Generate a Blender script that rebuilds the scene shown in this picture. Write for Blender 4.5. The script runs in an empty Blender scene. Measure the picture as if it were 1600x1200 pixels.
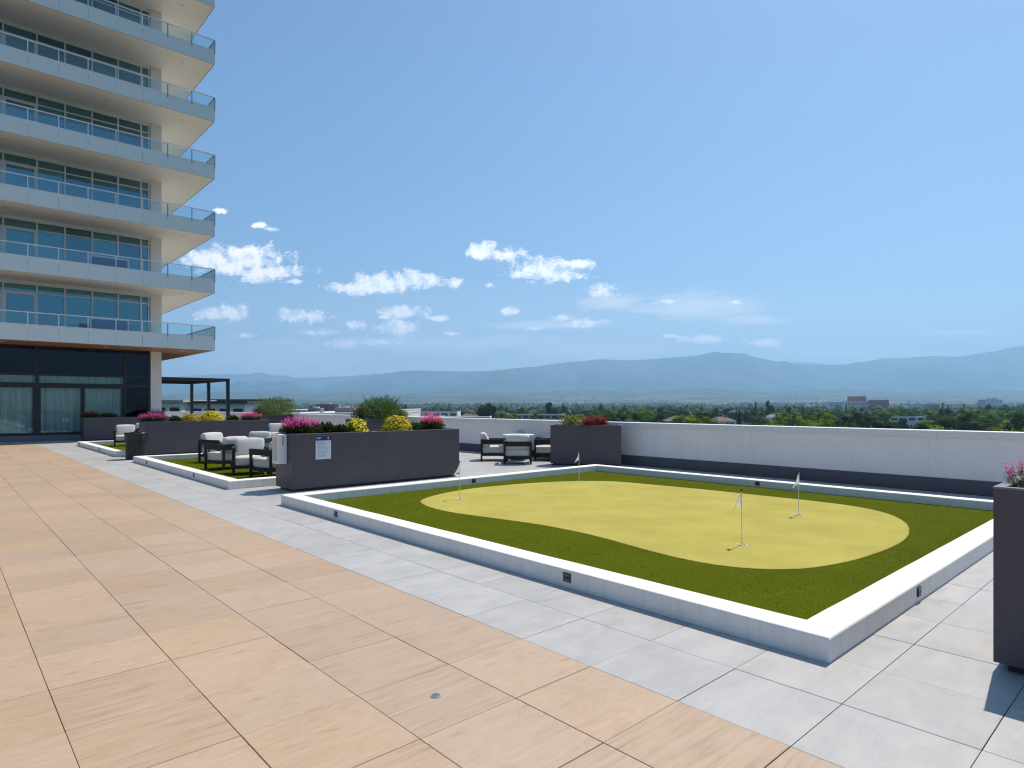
import bpy, bmesh, math, random
from mathutils import Vector, Matrix, noise
R = math.radians
random.seed(7)
S = bpy.context.scene
COL = S.collection

# ------------------------------------------------------------------ camera
EYE = 1.57
FW = (math.sin(R(42.39)), math.cos(R(42.39)))      # level view direction on the terrace grid
RT = (FW[1], -FW[0])
F = 987.0
cam = bpy.data.cameras.new('camera')
cam.sensor_width = 36.0
cam.lens = F / 1600 * 36
cam.shift_y = 32 / 1600
cam.clip_start = 0.05
cam.clip_end = 90000
cam_o = bpy.data.objects.new('camera', cam)
COL.objects.link(cam_o)
cam_o.location = (0, 0, EYE)
cam_o.rotation_euler = (R(90), 0, -R(42.39))
S.camera = cam_o

# ------------------------------------------------------------------ light
SUN_EL, SUN_AZ = 59.0, math.degrees(math.atan2(1.0, 0.12))   # azimuth clockwise from +Y
sun = bpy.data.lights.new('sun', 'SUN')
sun.energy = 4.2
sun.angle = R(0.5)
sun.color = (1.0, 0.915, 0.80)
sun_o = bpy.data.objects.new('sun', sun)
COL.objects.link(sun_o)
sd = Vector((math.sin(R(SUN_AZ)) * math.cos(R(SUN_EL)), math.cos(R(SUN_AZ)) * math.cos(R(SUN_EL)), math.sin(R(SUN_EL))))
sun_o.rotation_euler = sd.to_track_quat('Z', 'Y').to_euler()
sun_o.location = (20, 0, 60)
S.view_settings.view_transform = 'Standard'
S.view_settings.look = 'None'
S.view_settings.gamma = 1.0
S.view_settings.exposure = 0.40
S.view_settings.use_curve_mapping = False
S.cycles.use_denoising = True
S.cycles.max_bounces = 8
S.cycles.transparent_max_bounces = 16
S.cycles.volume_bounces = 3
S.cycles.filter_width = 1.15
S.cycles.caustics_reflective = False
S.cycles.caustics_refractive = False


# ------------------------------------------------------------------ node helper
class NT:
    def __init__(s, tree):
        s.t = tree; s.n = tree.nodes; s.l = tree.links

    def new(s, typ, **kw):
        n = s.n.new(typ)
        for k, v in kw.items():
            setattr(n, k, v)
        return n

    def put(s, sock, v):
        if isinstance(v, bpy.types.NodeSocket):
            s.l.new(v, sock)
        elif v is not None:
            sock.default_value = v

    def math(s, op, a, b=None, c=None, clamp=False):
        n = s.new('ShaderNodeMath', operation=op, use_clamp=clamp)
        s.put(n.inputs[0], a)
        if b is not None: s.put(n.inputs[1], b)
        if c is not None: s.put(n.inputs[2], c)
        return n.outputs[0]

    def vec(s, op, a, b=None):
        n = s.new('ShaderNodeVectorMath', operation=op)
        s.put(n.inputs[0], a)
        if b is not None: s.put(n.inputs[1], b)
        return n.outputs['Value'] if op in ('DOT_PRODUCT', 'LENGTH') else n.outputs[0]

    def noise(s, vec, scale, detail=4, rough=0.55, dist=0.0):
        n = s.new('ShaderNodeTexNoise')
        s.put(n.inputs['Vector'], vec)
        n.inputs['Scale'].default_value = scale
        n.inputs['Detail'].default_value = detail
        n.inputs['Roughness'].default_value = rough
        n.inputs['Distortion'].default_value = dist
        return n.outputs['Fac']

    def ramp(s, fac, stops, interp='LINEAR'):
        n = s.new('ShaderNodeValToRGB')
        n.color_ramp.interpolation = interp
        e = n.color_ramp.elements
        while len(e) > len(stops): e.remove(e[-1])
        while len(e) < len(stops): e.new(0.5)
        for i, (p, c) in enumerate(stops):
            e[i].position = p
            e[i].color = (c[0], c[1], c[2], 1) if not isinstance(c, (int, float)) else (c, c, c, 1)
        s.put(n.inputs[0], fac)
        return n.outputs[0]

    def mix(s, fac, a, b, blend='MIX'):
        n = s.new('ShaderNodeMix', data_type='RGBA', blend_type=blend)
        s.put(n.inputs[0], fac)
        s.put(n.inputs[6], a if isinstance(a, bpy.types.NodeSocket) else (*a, 1))
        s.put(n.inputs[7], b if isinstance(b, bpy.types.NodeSocket) else (*b, 1))
        return n.outputs[2]

    def mapr(s, v, a, b, c, d):
        n = s.new('ShaderNodeMapRange', clamp=True)
        s.put(n.inputs[0], v)
        for i, q in enumerate((a, b, c, d)): n.inputs[i + 1].default_value = q
        return n.outputs[0]


def mat(name):
    m = bpy.data.materials.new(name)
    m.use_nodes = True
    nt = NT(m.node_tree)
    b = m.node_tree.nodes['Principled BSDF']
    return m, nt, b


def scl(nt, v, x, y, z):
    return nt.vec('MULTIPLY', v, (x, y, z))


def surf(name, col, rough=0.6, var=0.12, scale=6.0, bump=0.0, bscale=80.0, metal=0.0, spec=0.5, coords='Object', dirt=None, streak=0):
    """procedural material: base colour with two scales of variation, fine relief, uneven gloss"""
    m, nt, b = mat(name)
    tc = nt.new('ShaderNodeTexCoord').outputs[coords]
    n1 = nt.noise(tc, scale, 5, 0.6)
    n2 = nt.noise(tc, scale * 9, 3, 0.6)
    f = nt.math('ADD', nt.math('MULTIPLY', n1, 0.7), nt.math('MULTIPLY', n2, 0.3))
    lo = tuple(c * (1 - var) for c in col); hi = tuple(min(1, c * (1 + var)) for c in col)
    c = nt.ramp(f, [(0.3, lo), (0.7, hi)])
    if dirt:
        d = nt.mapr(nt.noise(tc, dirt[1], 6, 0.7), 0.5, 0.75, 0, dirt[2])
        c = nt.mix(d, c, dirt[0])
    if streak:
        k = nt.mapr(nt.noise(scl(nt, tc, 9, 9, .5), 1.0, 5, 0.7), 0.5, 0.8, 0, streak)
        c = nt.mix(k, c, (0.36, 0.34, 0.31))
    nt.put(b.inputs['Base Color'], c)
    nt.put(b.inputs['Roughness'], nt.mapr(n2, 0.2, 0.8, max(0, rough - 0.08), min(1, rough + 0.08)))
    b.inputs['Metallic'].default_value = metal
    b.inputs['Specular IOR Level'].default_value = spec
    if bump:
        bn = nt.new('ShaderNodeBump')
        bn.inputs['Strength'].default_value = bump
        bn.inputs['Distance'].default_value = 0.01
        nt.put(bn.inputs['Height'], nt.noise(tc, bscale, 3, 0.6))
        nt.put(b.inputs['Normal'], bn.outputs[0])
    return m


# ------------------------------------------------------------------ world: clear sky with fair-weather clouds
W = bpy.data.worlds.new('World'); S.world = W; W.use_nodes = True
wt = NT(W.node_tree); W.node_tree.nodes.clear()
sky = wt.new('ShaderNodeTexSky', sky_type='NISHITA', sun_disc=False)
sky.sun_elevation = R(SUN_EL); sky.sun_rotation = R(SUN_AZ)
sky.altitude = 350; sky.air_density = 1.15; sky.dust_density = 1.1; sky.ozone_density = 2.2
D = wt.new('ShaderNodeTexCoord').outputs['Generated']
fwd = wt.math('MAXIMUM', wt.vec('DOT_PRODUCT', D, (FW[0], FW[1], 0)), 0.02)
ca = wt.math('DIVIDE', wt.vec('DOT_PRODUCT', D, (RT[0], RT[1], 0)), fwd)
cb = wt.math('DIVIDE', wt.vec('DOT_PRODUCT', D, (0, 0, 1)), fwd)
cxyz = wt.new('ShaderNodeCombineXYZ'); wt.put(cxyz.inputs[0], ca); wt.put(cxyz.inputs[1], cb)
P = cxyz.outputs[0]
n1 = wt.noise(P, 48, 7, 0.62, 0.3)
n2 = wt.noise(scl(wt, P, 1, 2.0, 1), 150, 5, 0.65)
n_edge = wt.math('SUBTRACT', wt.math('ADD', wt.math('MULTIPLY', n1, 1.5), wt.math('MULTIPLY', n2, 0.7)), 1.1)
CLOUDS = [(330, 408, 50, 17), (378, 410, 68, 25), (420, 425, 52, 13), (462, 439, 13, 4),
          (578, 450, 64, 9), (598, 442, 60, 14), (645, 438, 40, 13), (712, 441, 19, 8), (752, 392, 22, 14), (790, 398, 26, 10),
          (846, 421, 42, 17), (868, 430, 44, 9), (905, 413, 30, 7), (820, 428, 30, 6), (942, 454, 23, 9), (797, 486, 17, 5), (765, 446, 9, 3), (343, 491, 41, 10),
          (366, 490, 22, 12), (470, 494, 38, 9), (500, 519, 30, 5), (532, 538, 26, 6), (588, 535, 32, 5), (626, 487, 38, 8),
          (622, 512, 34, 10), (557, 507, 15, 7), (600, 495, 16, 3.5), (685, 497, 15, 4), (880, 497, 22, 5), (912, 505, 30, 6),
          (1043, 471, 12, 4), (1147, 473, 10, 4), (1095, 529, 40, 6), (1196, 535, 30, 6), (1050, 525, 14, 3), (704, 521, 18, 3), (836, 513, 12, 3),
          (345, 330, 14, 4), (404, 352, 12, 4), (424, 358, 12, 4), (390, 524, 18, 3)]
field = None
for (u, v, w, h) in CLOUDS:
    d = wt.vec('SUBTRACT', P, ((u - 800) / F, (632 - v) / F, 0))
    d = wt.vec('MULTIPLY', d, (F / (w * 1.12), F / (h * 1.25), 0))
    g = wt.math('SUBTRACT', 1.0, wt.vec('LENGTH', d))
    field = g if field is None else wt.math('MAXIMUM', field, g)
body = wt.math('ADD', wt.math('ADD', field, 0.10), wt.math('MULTIPLY', n_edge, 1.7))
cl = wt.mapr(body, 0.10, 0.75, 0, 1)
cl = wt.math('MULTIPLY', wt.math('POWER', cl, 0.8), wt.mapr(field, -0.6, -0.2, 0, 1))
# cirrus: combed thin veils
CIR = [(1090, 480, 130, 30), (960, 475, 80, 20), (1170, 500, 90, 14), (430, 560, 260, 50), (700, 540, 300, 26), (940, 548, 240, 22), (1330, 552, 260, 18),
       (1500, 520, 130, 10), (860, 508, 170, 10), (1050, 486, 120, 8)]
fc = None
for (u, v, w, h) in CIR:
    d = wt.vec('MULTIPLY', wt.vec('SUBTRACT', P, ((u - 800) / F, (632 - v) / F, 0)), (F / w, F / h, 0))
    g = wt.math('MULTIPLY', wt.math('SUBTRACT', 1.0, wt.vec('LENGTH', d)), 1.0)
    fc = g if fc is None else wt.math('MAXIMUM', fc, g)
rot = wt.new('ShaderNodeMapping'); rot.inputs['Rotation'].default_value = (0, 0, R(-12))
wt.put(rot.inputs[0], P)
nc = wt.noise(scl(wt, rot.outputs[0], 5.0, 40, 1), 1.7, 9, 0.70, 1.4)
ci = wt.math('MULTIPLY', wt.mapr(wt.math('ADD', wt.math('MULTIPLY', fc, 0.5), nc), 0.50, 0.88, 0, 1), 0.8)
ci = wt.math('MULTIPLY', ci, wt.mapr(fc, -0.3, 0.25, 0, 1))
veil = wt.math('MULTIPLY', wt.mapr(cb, 0.03, 0.20, 0.55, 0), wt.mapr(nc, 0.2, 0.7, 0.6, 1))
ci = wt.math('MAXIMUM', ci, veil)
# lit tops, slightly grey undersides
n1b = wt.noise(wt.vec('ADD', P, (0.006, 0.010, 0)), 48, 7, 0.62, 0.3)
relief = wt.math('SUBTRACT', n1, n1b)
shade = wt.ramp(wt.math('ADD', wt.math('MULTIPLY', relief, 1.6), 0.5), [(0.22, (0.66, 0.74, 0.88)), (0.5, (0.93, 0.95, 0.98)), (0.72, (1, 1, 1))])
SKY_K = 0.14
cloud_col = wt.vec('MULTIPLY', shade, (9.4, 8.8, 8.4))
hsv = wt.new('ShaderNodeHueSaturation'); hsv.inputs['Saturation'].default_value = 1.08; hsv.inputs['Value'].default_value = 0.63
wt.put(hsv.inputs['Color'], sky.outputs[0])
c = wt.mix(ci, wt.vec('MULTIPLY', hsv.outputs[0], (0.77, 0.90, 1.0)), (6.2, 6.2, 6.3))
c = wt.mix(cl, c, cloud_col)
bg = wt.new('ShaderNodeBackground'); wt.put(bg.inputs[0], c); bg.inputs[1].default_value = SKY_K
wo = wt.new('ShaderNodeOutputWorld'); wt.put(wo.inputs[0], bg.outputs[0])


# ------------------------------------------------------------------ geometry helpers
class MB:
    """collects shapes for ONE mesh object"""
    def __init__(s): s.v = []; s.f = []; s.m = []; s.sm = []

    def add(s, vs, fs, mi=0, smooth=False):
        o = len(s.v); s.v += [tuple(p) for p in vs]
        for f in fs: s.f.append(tuple(i + o for i in f)); s.m.append(mi); s.sm.append(smooth)
        return s

    def box(s, x0, x1, y0, y1, z0, z1, mi=0, c=0.0):
        if x0 > x1: x0, x1 = x1, x0
        if y0 > y1: y0, y1 = y1, y0
        if c <= 0:
            vs = [(x, y, z) for z in (z0, z1) for y in (y0, y1) for x in (x0, x1)]
            return s.add(vs, [(0, 2, 3, 1), (4, 5, 7, 6), (0, 1, 5, 4), (2, 6, 7, 3), (0, 4, 6, 2), (1, 3, 7, 5)], mi)
        # chamfered top + vertical edges
        def ring(i, z):
            return [(x0 + i, y0 + c, z), (x0 + c, y0 + i, z), (x1 - c, y0 + i, z), (x1 - i, y0 + c, z),
                    (x1 - i, y1 - c, z), (x1 - c, y1 - i, z), (x0 + c, y1 - i, z), (x0 + i, y1 - c, z)]
        vs = ring(0, z0) + ring(0, z1 - c) + ring(c * .95, z1)
        fs = [tuple(range(7, -1, -1)), tuple(range(16, 24))]
        for k in (0, 8):
            for i in range(8):
                j = (i + 1) % 8
                fs.append((k + i, k + j, k + 8 + j, k + 8 + i))
        return s.add(vs, fs, mi)

    def tube(s, p0, p1, r0, r1=None, n=10, mi=0, cap=True):
        r1 = r0 if r1 is None else r1
        p0 = Vector(p0); p1 = Vector(p1); ax = (p1 - p0).normalized()
        q = ax.to_track_quat('Z', 'Y')
        vs = []
        for p, r in ((p0, r0), (p1, r1)):
            for i in range(n):
                a = 2 * math.pi * i / n
                vs.append(p + q @ Vector((math.cos(a) * r, math.sin(a) * r, 0)))
        s.add(vs, [(i, (i + 1) % n, n + (i + 1) % n, n + i) for i in range(n)], mi, True)
        if cap: s.add(vs, [tuple(range(n - 1, -1, -1)), tuple(range(n, 2 * n))], mi)
        return s

    def quad(s, a, b, c, d, mi=0): return s.add([a, b, c, d], [(0, 1, 2, 3)], mi)

    def build(s, name, mats, parent=None, M=None, kind=None):
        me = bpy.data.meshes.new(name)
        vs = s.v if M is None else [tuple(M @ Vector(p)) for p in s.v]
        me.from_pydata(vs, [], s.f)
        if not isinstance(mats, (list, tuple)): mats = [mats]
        for m in mats: me.materials.append(m)
        me.polygons.foreach_set('material_index', s.m)
        me.polygons.foreach_set('use_smooth', s.sm)
        me.update()
        o = bpy.data.objects.new(name, me); COL.objects.link(o)
        if parent: o.parent = parent
        if kind: o['kind'] = kind
        return o


def empty(name, loc=(0, 0, 0), rz=0.0):
    o = bpy.data.objects.new(name, None); COL.objects.link(o)
    o.empty_display_size = 0.3
    o.location = loc; o.rotation_euler = (0, 0, rz); return o


def tag(o, label=None, cat=None, group=None, kind=None):
    if label: o['label'] = label
    if cat: o['category'] = cat
    if group: o['group'] = group
    if kind: o['kind'] = kind
    return o


def copy_tree(o, parent=None):
    c = o.copy(); COL.objects.link(c); c.parent = parent
    for ch in [x for x in ALLCH.get(o.name, [])] or list(o.children): copy_tree(ch, c)
    return c
ALLCH = {}


def at(u, d, z=0.0):
    """bearing (u) and distance along the level view direction -> terrace coordinates"""
    x = (u - 800) / F * d
    return Vector((RT[0] * x + FW[0] * d, RT[1] * x + FW[1] * d, z))


# ------------------------------------------------------------------ materials
def tile_mat(kind):
    m, nt, b = mat(kind + '_tile')
    pos = nt.new('ShaderNodeNewGeometry').outputs['Position']
    sep = nt.new('ShaderNodeSeparateXYZ'); nt.put(sep.inputs[0], pos)
    ix = nt.math('FLOOR', nt.math('DIVIDE', nt.math('SUBTRACT', sep.outputs[0], 2.9), 0.61))
    iy = nt.math('FLOOR', nt.math('DIVIDE', nt.math('SUBTRACT', sep.outputs[1], 1.28), 0.6))
    cid = nt.new('ShaderNodeCombineXYZ'); nt.put(cid.inputs[0], ix); nt.put(cid.inputs[1], iy)
    wn = nt.new('ShaderNodeTexWhiteNoise', noise_dimensions='3D'); nt.put(wn.inputs[0], cid.outputs[0])
    r = wn.outputs['Value']; rc = wn.outputs['Color']
    off = nt.vec('MULTIPLY', rc, (37, 53, 0))
    p = nt.vec('ADD', pos, off)
    bn = nt.new('ShaderNodeBump'); bn.inputs['Distance'].default_value = 0.002
    if kind == 'timber':
        warp = nt.noise(p, 2.2, 3, 0.5)
        pw = nt.vec('ADD', p, scl(nt, nt.vec('MULTIPLY', (1, 1, 1), (0, 1, 0)), 1, 1, 1))
        cw = nt.new('ShaderNodeCombineXYZ'); nt.put(cw.inputs[1], nt.math('MULTIPLY', warp, 0.07))
        pw = nt.vec('ADD', p, cw.outputs[0])
        grain = nt.noise(scl(nt, pw, 1.5, 26, 1), 1.3, 6, 0.65, 0.4)
        fine = nt.noise(scl(nt, pw, 8, 160, 1), 1.0, 3, 0.6)
        cloudy = nt.noise(p, 3.0, 5, 0.6, 1.2)
        cath = nt.noise(scl(nt, p, 3.5, 9, 1), 1.5, 6, 0.7, 1.6)
        sel = nt.mapr(r, 0.45, 0.55, 0, 1)
        g = nt.math('ADD', nt.math('MULTIPLY', grain, nt.math('SUBTRACT', 1.0, nt.math('MULTIPLY', sel, 0.65))), nt.math('MULTIPLY', nt.math('MULTIPLY', cath, sel), 0.65))
        c = nt.ramp(g, [(0.27, (0.29, 0.18, 0.105)), (0.42, (0.43, 0.30, 0.195)), (0.6, (0.49, 0.35, 0.235)), (0.8, (0.47, 0.355, 0.25))])
        c = nt.mix(nt.mapr(cloudy, 0.35, 0.7, 0, 0.4), c, (0.48, 0.37, 0.27))
        c = nt.mix(nt.mapr(fine, 0.4, 0.75, 0, 0.26), c, (0.36, 0.24, 0.15))
        vor = nt.new('ShaderNodeTexVoronoi'); vor.inputs['Scale'].default_value = 1.0
        nt.put(vor.inputs['Vector'], scl(nt, pw, 2.0, 4.6, 0))
        knot = nt.mapr(vor.outputs['Distance'], 0.02, 0.13, 0.6, 0)
        c = nt.mix(knot, c, (0.33, 0.21, 0.125))
        hs = nt.new('ShaderNodeHueSaturation')
        nt.put(hs.inputs['Value'], nt.mapr(r, 0, 1, 0.93, 1.06)); nt.put(hs.inputs['Saturation'], nt.mapr(wn.outputs['Color'], 0, 1, 0.88, 1.06))
        nt.put(hs.inputs['Color'], c); c = hs.outputs[0]
        nt.put(b.inputs['Roughness'], nt.mapr(grain, 0.3, 0.7, 0.42, 0.62))
        nt.put(bn.inputs['Height'], nt.math('ADD', grain, nt.math('MULTIPLY', fine, 0.6))); bn.inputs['Strength'].default_value = 0.35
    else:
        a = nt.noise(scl(nt, p, 1, 1.8, 1), 2.6, 6, 0.62, 0.5)
        f = nt.noise(p, 55, 4, 0.7)
        st = nt.noise(scl(nt, p, 4, 18, 1), 1.6, 5, 0.7, 0.8)
        q = nt.math('ADD', nt.math('MULTIPLY', a, 0.6), nt.math('ADD', nt.math('MULTIPLY', f, 0.2), nt.math('MULTIPLY', st, 0.2)))
        c = nt.ramp(q, [(0.32, (0.345, 0.34, 0.33)), (0.5, (0.415, 0.405, 0.39)), (0.7, (0.485, 0.47, 0.45))])
        hs = nt.new('ShaderNodeHueSaturation'); nt.put(hs.inputs['Value'], nt.mapr(r, 0, 1, 0.95, 1.05)); nt.put(hs.inputs['Color'], c); c = hs.outputs[0]
        nt.put(b.inputs['Roughness'], nt.mapr(a, 0.3, 0.7, 0.45, 0.62))
        nt.put(bn.inputs['Height'], f); bn.inputs['Strength'].default_value = 0.25
    # faint traffic grime over all tiles, and darker edges where dirt collects
    gr = nt.mapr(nt.noise(pos, 0.7, 6, 0.65), 0.45, 0.75, 0, 0.16)
    c = nt.mix(gr, c, (0.22, 0.19, 0.16))
    sp_ = nt.mapr(nt.noise(pos, 26, 2, 0.5), 0.74, 0.78, 0, 0.35)
    c = nt.mix(sp_, c, (0.16, 0.13, 0.10))
    nt.put(b.inputs['Base Color'], c); nt.put(b.inputs['Normal'], bn.outputs[0])
    b.inputs['Specular IOR Level'].default_value = 0.35
    return m


M_TIMBER = tile_mat('timber'); M_STONE = tile_mat('stone')
M_BED = surf('paver_bed', (0.05, 0.045, 0.04), 0.9)
M_STUCCO = surf('white_stucco', (0.83, 0.795, 0.745), 0.8, 0.03, 3, 0.25, 260, dirt=((0.62, 0.61, 0.58), 2.5, 0.35), streak=.28)
M_WALL = surf('parapet_render', (0.88, 0.84, 0.81), 0.85, 0.03, 1.2, 0.15, 200, dirt=((0.78, 0.75, 0.72), 1.1, 0.4), streak=.22)
M_CAP = surf('cap_metal', (0.76, 0.76, 0.75), 0.5, 0.03, 2)
M_BASE = surf('dark_membrane', (0.115, 0.105, 0.115), 0.7, 0.15, 3, 0.3, 120)
M_PLANTER = surf('charcoal_planter_metal', (0.088, 0.076, 0.086), 0.5, 0.1, 1.6, 0.05, 300, spec=0.4, dirt=((0.12, 0.108, 0.112), 1.6, 0.35))
M_RIM = surf('planter_rim_metal', (0.19, 0.175, 0.18), 0.42, 0.06, 3)
M_SOIL = surf('soil', (0.045, 0.03, 0.02), 0.95, 0.4, 12, 0.8, 60)
M_PEBBLE = surf('pale_pebble', (0.62, 0.58, 0.52), 0.7, 0.15, 9)
M_BLACK = surf('black_metal', (0.018, 0.018, 0.02), 0.45, 0.2, 8)
M_DARKFRAME = surf('dark_bronze_frame', (0.02, 0.021, 0.026), 0.4, 0.15, 4)
M_CHAIRFRAME = surf('charcoal_aluminium', (0.024, 0.023, 0.025), 0.6, 0.15, 6, spec=0.2)
M_CUSHION = surf('ecru_cushion_fabric', (0.60, 0.575, 0.54), 0.9, 0.08, 8, 0.4, 500)
M_TABLETOP = surf('white_tabletop', (0.78, 0.78, 0.76), 0.4, 0.03, 4)
M_WHITEPAINT = surf('white_paint', (0.80, 0.785, 0.76), 0.6, 0.03, 1.0, 0.05, 90)
M_SOFFIT = surf('soffit_paint', (0.90, 0.855, 0.79), 0.75, 0.03, 0.5, dirt=((0.78, 0.73, 0.67), 0.6, 0.35))
M_WOODSOFFIT = surf('cedar_soffit', (0.42, 0.21, 0.10), 0.55, 0.2, 4)
M_COLUMN = surf('column_paint', (0.84, 0.79, 0.74), 0.7, 0.03, 1.5)
M_ALU = surf('aluminium_mullion', (0.80, 0.82, 0.83), 0.4, 0.05, 3)
M_RAIL = surf('grey_rail', (0.17, 0.20, 0.23), 0.35, 0.08, 5, metal=0.3)
M_CONCRETE = surf('grey_concrete', (0.22, 0.22, 0.235), 0.8, 0.1, 1.4, 0.2, 120)
M_BINBAG = surf('black_bin_liner', (0.012, 0.012, 0.014), 0.22, 0.2, 30, 0.8, 40)
M_POLE = surf('white_fibreglass_pole', (0.75, 0.76, 0.77), 0.35, 0.03, 5)
M_FLAG = surf('white_flag_nylon', (0.80, 0.80, 0.78), 0.8, 0.03, 20)
M_BLUEFAB = surf('blue_outdoor_fabric', (0.10, 0.19, 0.36), 0.9, 0.1, 12)
M_HOLE = surf('weathered_zinc', (0.30, 0.30, 0.33), 0.5, 0.15, 60)
M_BEIGEBOX = surf('beige_plastic', (0.58, 0.55, 0.50), 0.5, 0.04, 4)
M_GREYPRINT = surf('grey_print', (0.36, 0.40, 0.46), 0.6, 0.05, 50)
M_PAPER = surf('sign_paper', (0.70, 0.74, 0.80), 0.5, 0.03, 20)
M_NAVY = surf('navy_print', (0.012, 0.03, 0.11), 0.5, 0.1, 20)


def cloth_mat(name, col):
    m, nt, b = mat(name)
    tc = nt.new('ShaderNodeTexCoord').outputs['Object']
    c = nt.ramp(nt.noise(tc, 30, 3, 0.6), [(0.3, tuple(q * .95 for q in col)), (0.7, col)])
    nt.put(b.inputs['Base Color'], c); b.inputs['Roughness'].default_value = 0.8
    tr = nt.new('ShaderNodeBsdfTranslucent'); nt.put(tr.inputs[0], c)
    mx = nt.new('ShaderNodeMixShader'); mx.inputs[0].default_value = 0.5
    nt.put(mx.inputs[1], b.outputs[0]); nt.put(mx.inputs[2], tr.outputs[0]); nt.put(nt.n['Material Output'].inputs[0], mx.outputs[0])
    return m


M_FLAG = cloth_mat('thin_white_nylon', (0.86, 0.86, 0.84))


def turf_mat(name, lo, hi, sc, pile):
    m, nt, b = mat(name)
    pos = nt.new('ShaderNodeNewGeometry').outputs['Position']
    a = nt.noise(pos, 1.3, 4, 0.6); f = nt.noise(pos, sc, 3, 0.75); g = nt.noise(scl(nt, pos, 1, 3, 1), sc * .3, 3, 0.6)
    q = nt.math('ADD', nt.math('MULTIPLY', a, 0.3), nt.math('ADD', nt.math('MULTIPLY', f, 0.45), nt.math('MULTIPLY', g, 0.25)))
    c = nt.ramp(q, [(0.36, lo), (0.64, hi)])
    nt.put(b.inputs['Base Color'], c)
    b.inputs['Roughness'].default_value = 0.85; b.inputs['Specular IOR Level'].default_value = 0.02
    bn = nt.new('ShaderNodeBump'); bn.inputs['Distance'].default_value = pile; bn.inputs['Strength'].default_value = 0.6
    nt.put(bn.inputs['Height'], nt.math('ADD', f, g)); nt.put(b.inputs['Normal'], bn.outputs[0])
    return m


M_TURF = turf_mat('olive_turf', (0.070, 0.088, 0.002), (0.100, 0.122, 0.004), 150, 0.012)
M_PUTT = turf_mat('yellow_putting_turf', (0.32, 0.28, 0.062), (0.51, 0.445, 0.12), 210, 0.004)


def leaf_mat(name, cols, trans=0.35, rough=0.6, spec=0.2):
    m, nt, b = mat(name)
    g = nt.new('ShaderNodeNewGeometry')
    oi = nt.new('ShaderNodeObjectInfo').outputs['Random']
    r = nt.math('FRACT', nt.math('ADD', g.outputs['Random Per Island'], nt.math('MULTIPLY', oi, 3.1)))
    n = len(cols)
    c = nt.ramp(r, [(i / max(1, n - 1), q) for i, q in enumerate(cols)])
    hs = nt.new('ShaderNodeHueSaturation'); nt.put(hs.inputs['Value'], nt.mapr(oi, 0, 1, 0.75, 1.25)); nt.put(hs.inputs['Hue'], nt.mapr(oi, 0, 1, 0.485, 0.515))
    nt.put(hs.inputs['Color'], c)
    nt.put(b.inputs['Base Color'], hs.outputs[0]); b.inputs['Roughness'].default_value = rough
    b.inputs['Specular IOR Level'].default_value = spec
    tr = nt.new('ShaderNodeBsdfTranslucent'); nt.put(tr.inputs[0], hs.outputs[0])
    mx = nt.new('ShaderNodeMixShader'); mx.inputs[0].default_value = trans
    nt.put(mx.inputs[1], b.outputs[0]); nt.put(mx.inputs[2], tr.outputs[0])
    nt.put(nt.n['Material Output'].inputs[0], mx.outputs[0])
    return m


M_LEAF = leaf_mat('garden_leaf', [(0.03, 0.07, 0.012), (0.06, 0.12, 0.02), (0.10, 0.17, 0.035)])
M_LEAFPALE = leaf_mat('pale_leaf', [(0.09, 0.15, 0.03), (0.15, 0.24, 0.06), (0.24, 0.33, 0.11)])
M_LEAFMID = leaf_mat('shrub_leaf', [(0.06, 0.12, 0.02), (0.10, 0.18, 0.03), (0.17, 0.26, 0.06)])
M_LEAFDARK = leaf_mat('deep_leaf', [(0.015, 0.035, 0.01), (0.03, 0.07, 0.015), (0.05, 0.10, 0.02)])
M_PINK = leaf_mat('pink_petal', [(0.62, 0.06, 0.25), (0.80, 0.16, 0.42), (0.55, 0.05, 0.25)], 0.3)
M_MAGENTA = leaf_mat('magenta_petal', [(0.42, 0.02, 0.20), (0.64, 0.07, 0.38), (0.82, 0.24, 0.55)], 0.3)
M_SALMON = leaf_mat('salmon_petal', [(0.62, 0.10, 0.12), (0.70, 0.18, 0.2), (0.5, 0.06, 0.12)], 0.3)
M_YELLOW = leaf_mat('yellow_petal', [(0.80, 0.68, 0.03), (0.85, 0.76, 0.08), (0.80, 0.60, 0.02)], 0.3)
M_GOLD = leaf_mat('golden_petal', [(0.78, 0.45, 0.05), (0.82, 0.62, 0.12), (0.35, 0.12, 0.02), (0.85, 0.72, 0.30)], 0.3)
M_RED = leaf_mat('dark_red_petal', [(0.22, 0.008, 0.012), (0.36, 0.015, 0.03), (0.12, 0.004, 0.01)], 0.25)


def glass_mat(name, tint, refl, fac, rough=0.03):
    m, nt, b = mat(name)
    nt.n.remove(b)
    tc = nt.new('ShaderNodeTexCoord').outputs['Object']
    tr = nt.new('ShaderNodeBsdfTransparent'); tr.inputs[0].default_value = (*tint, 1)
    gl = nt.new('ShaderNodeBsdfGlossy'); gl.inputs[0].default_value = (*refl, 1); gl.inputs[1].default_value = rough
    bn = nt.new('ShaderNodeBump'); bn.inputs['Strength'].default_value = 0.03; bn.inputs['Distance'].default_value = 0.02
    nt.put(bn.inputs['Height'], nt.noise(tc, 1.5, 2, 0.5)); nt.put(gl.inputs['Normal'], bn.outputs[0])
    fr = nt.new('ShaderNodeFresnel'); fr.inputs[0].default_value = 1.5
    f = nt.math('ADD', nt.math('MULTIPLY', fr.outputs[0], 0.8), fac, clamp=True)
    mx = nt.new('ShaderNodeMixShader'); nt.put(mx.inputs[0], f); nt.put(mx.inputs[1], tr.outputs[0]); nt.put(mx.inputs[2], gl.outputs[0])
    nt.put(nt.n['Material Output'].inputs[0], mx.outputs[0])
    return m


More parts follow.
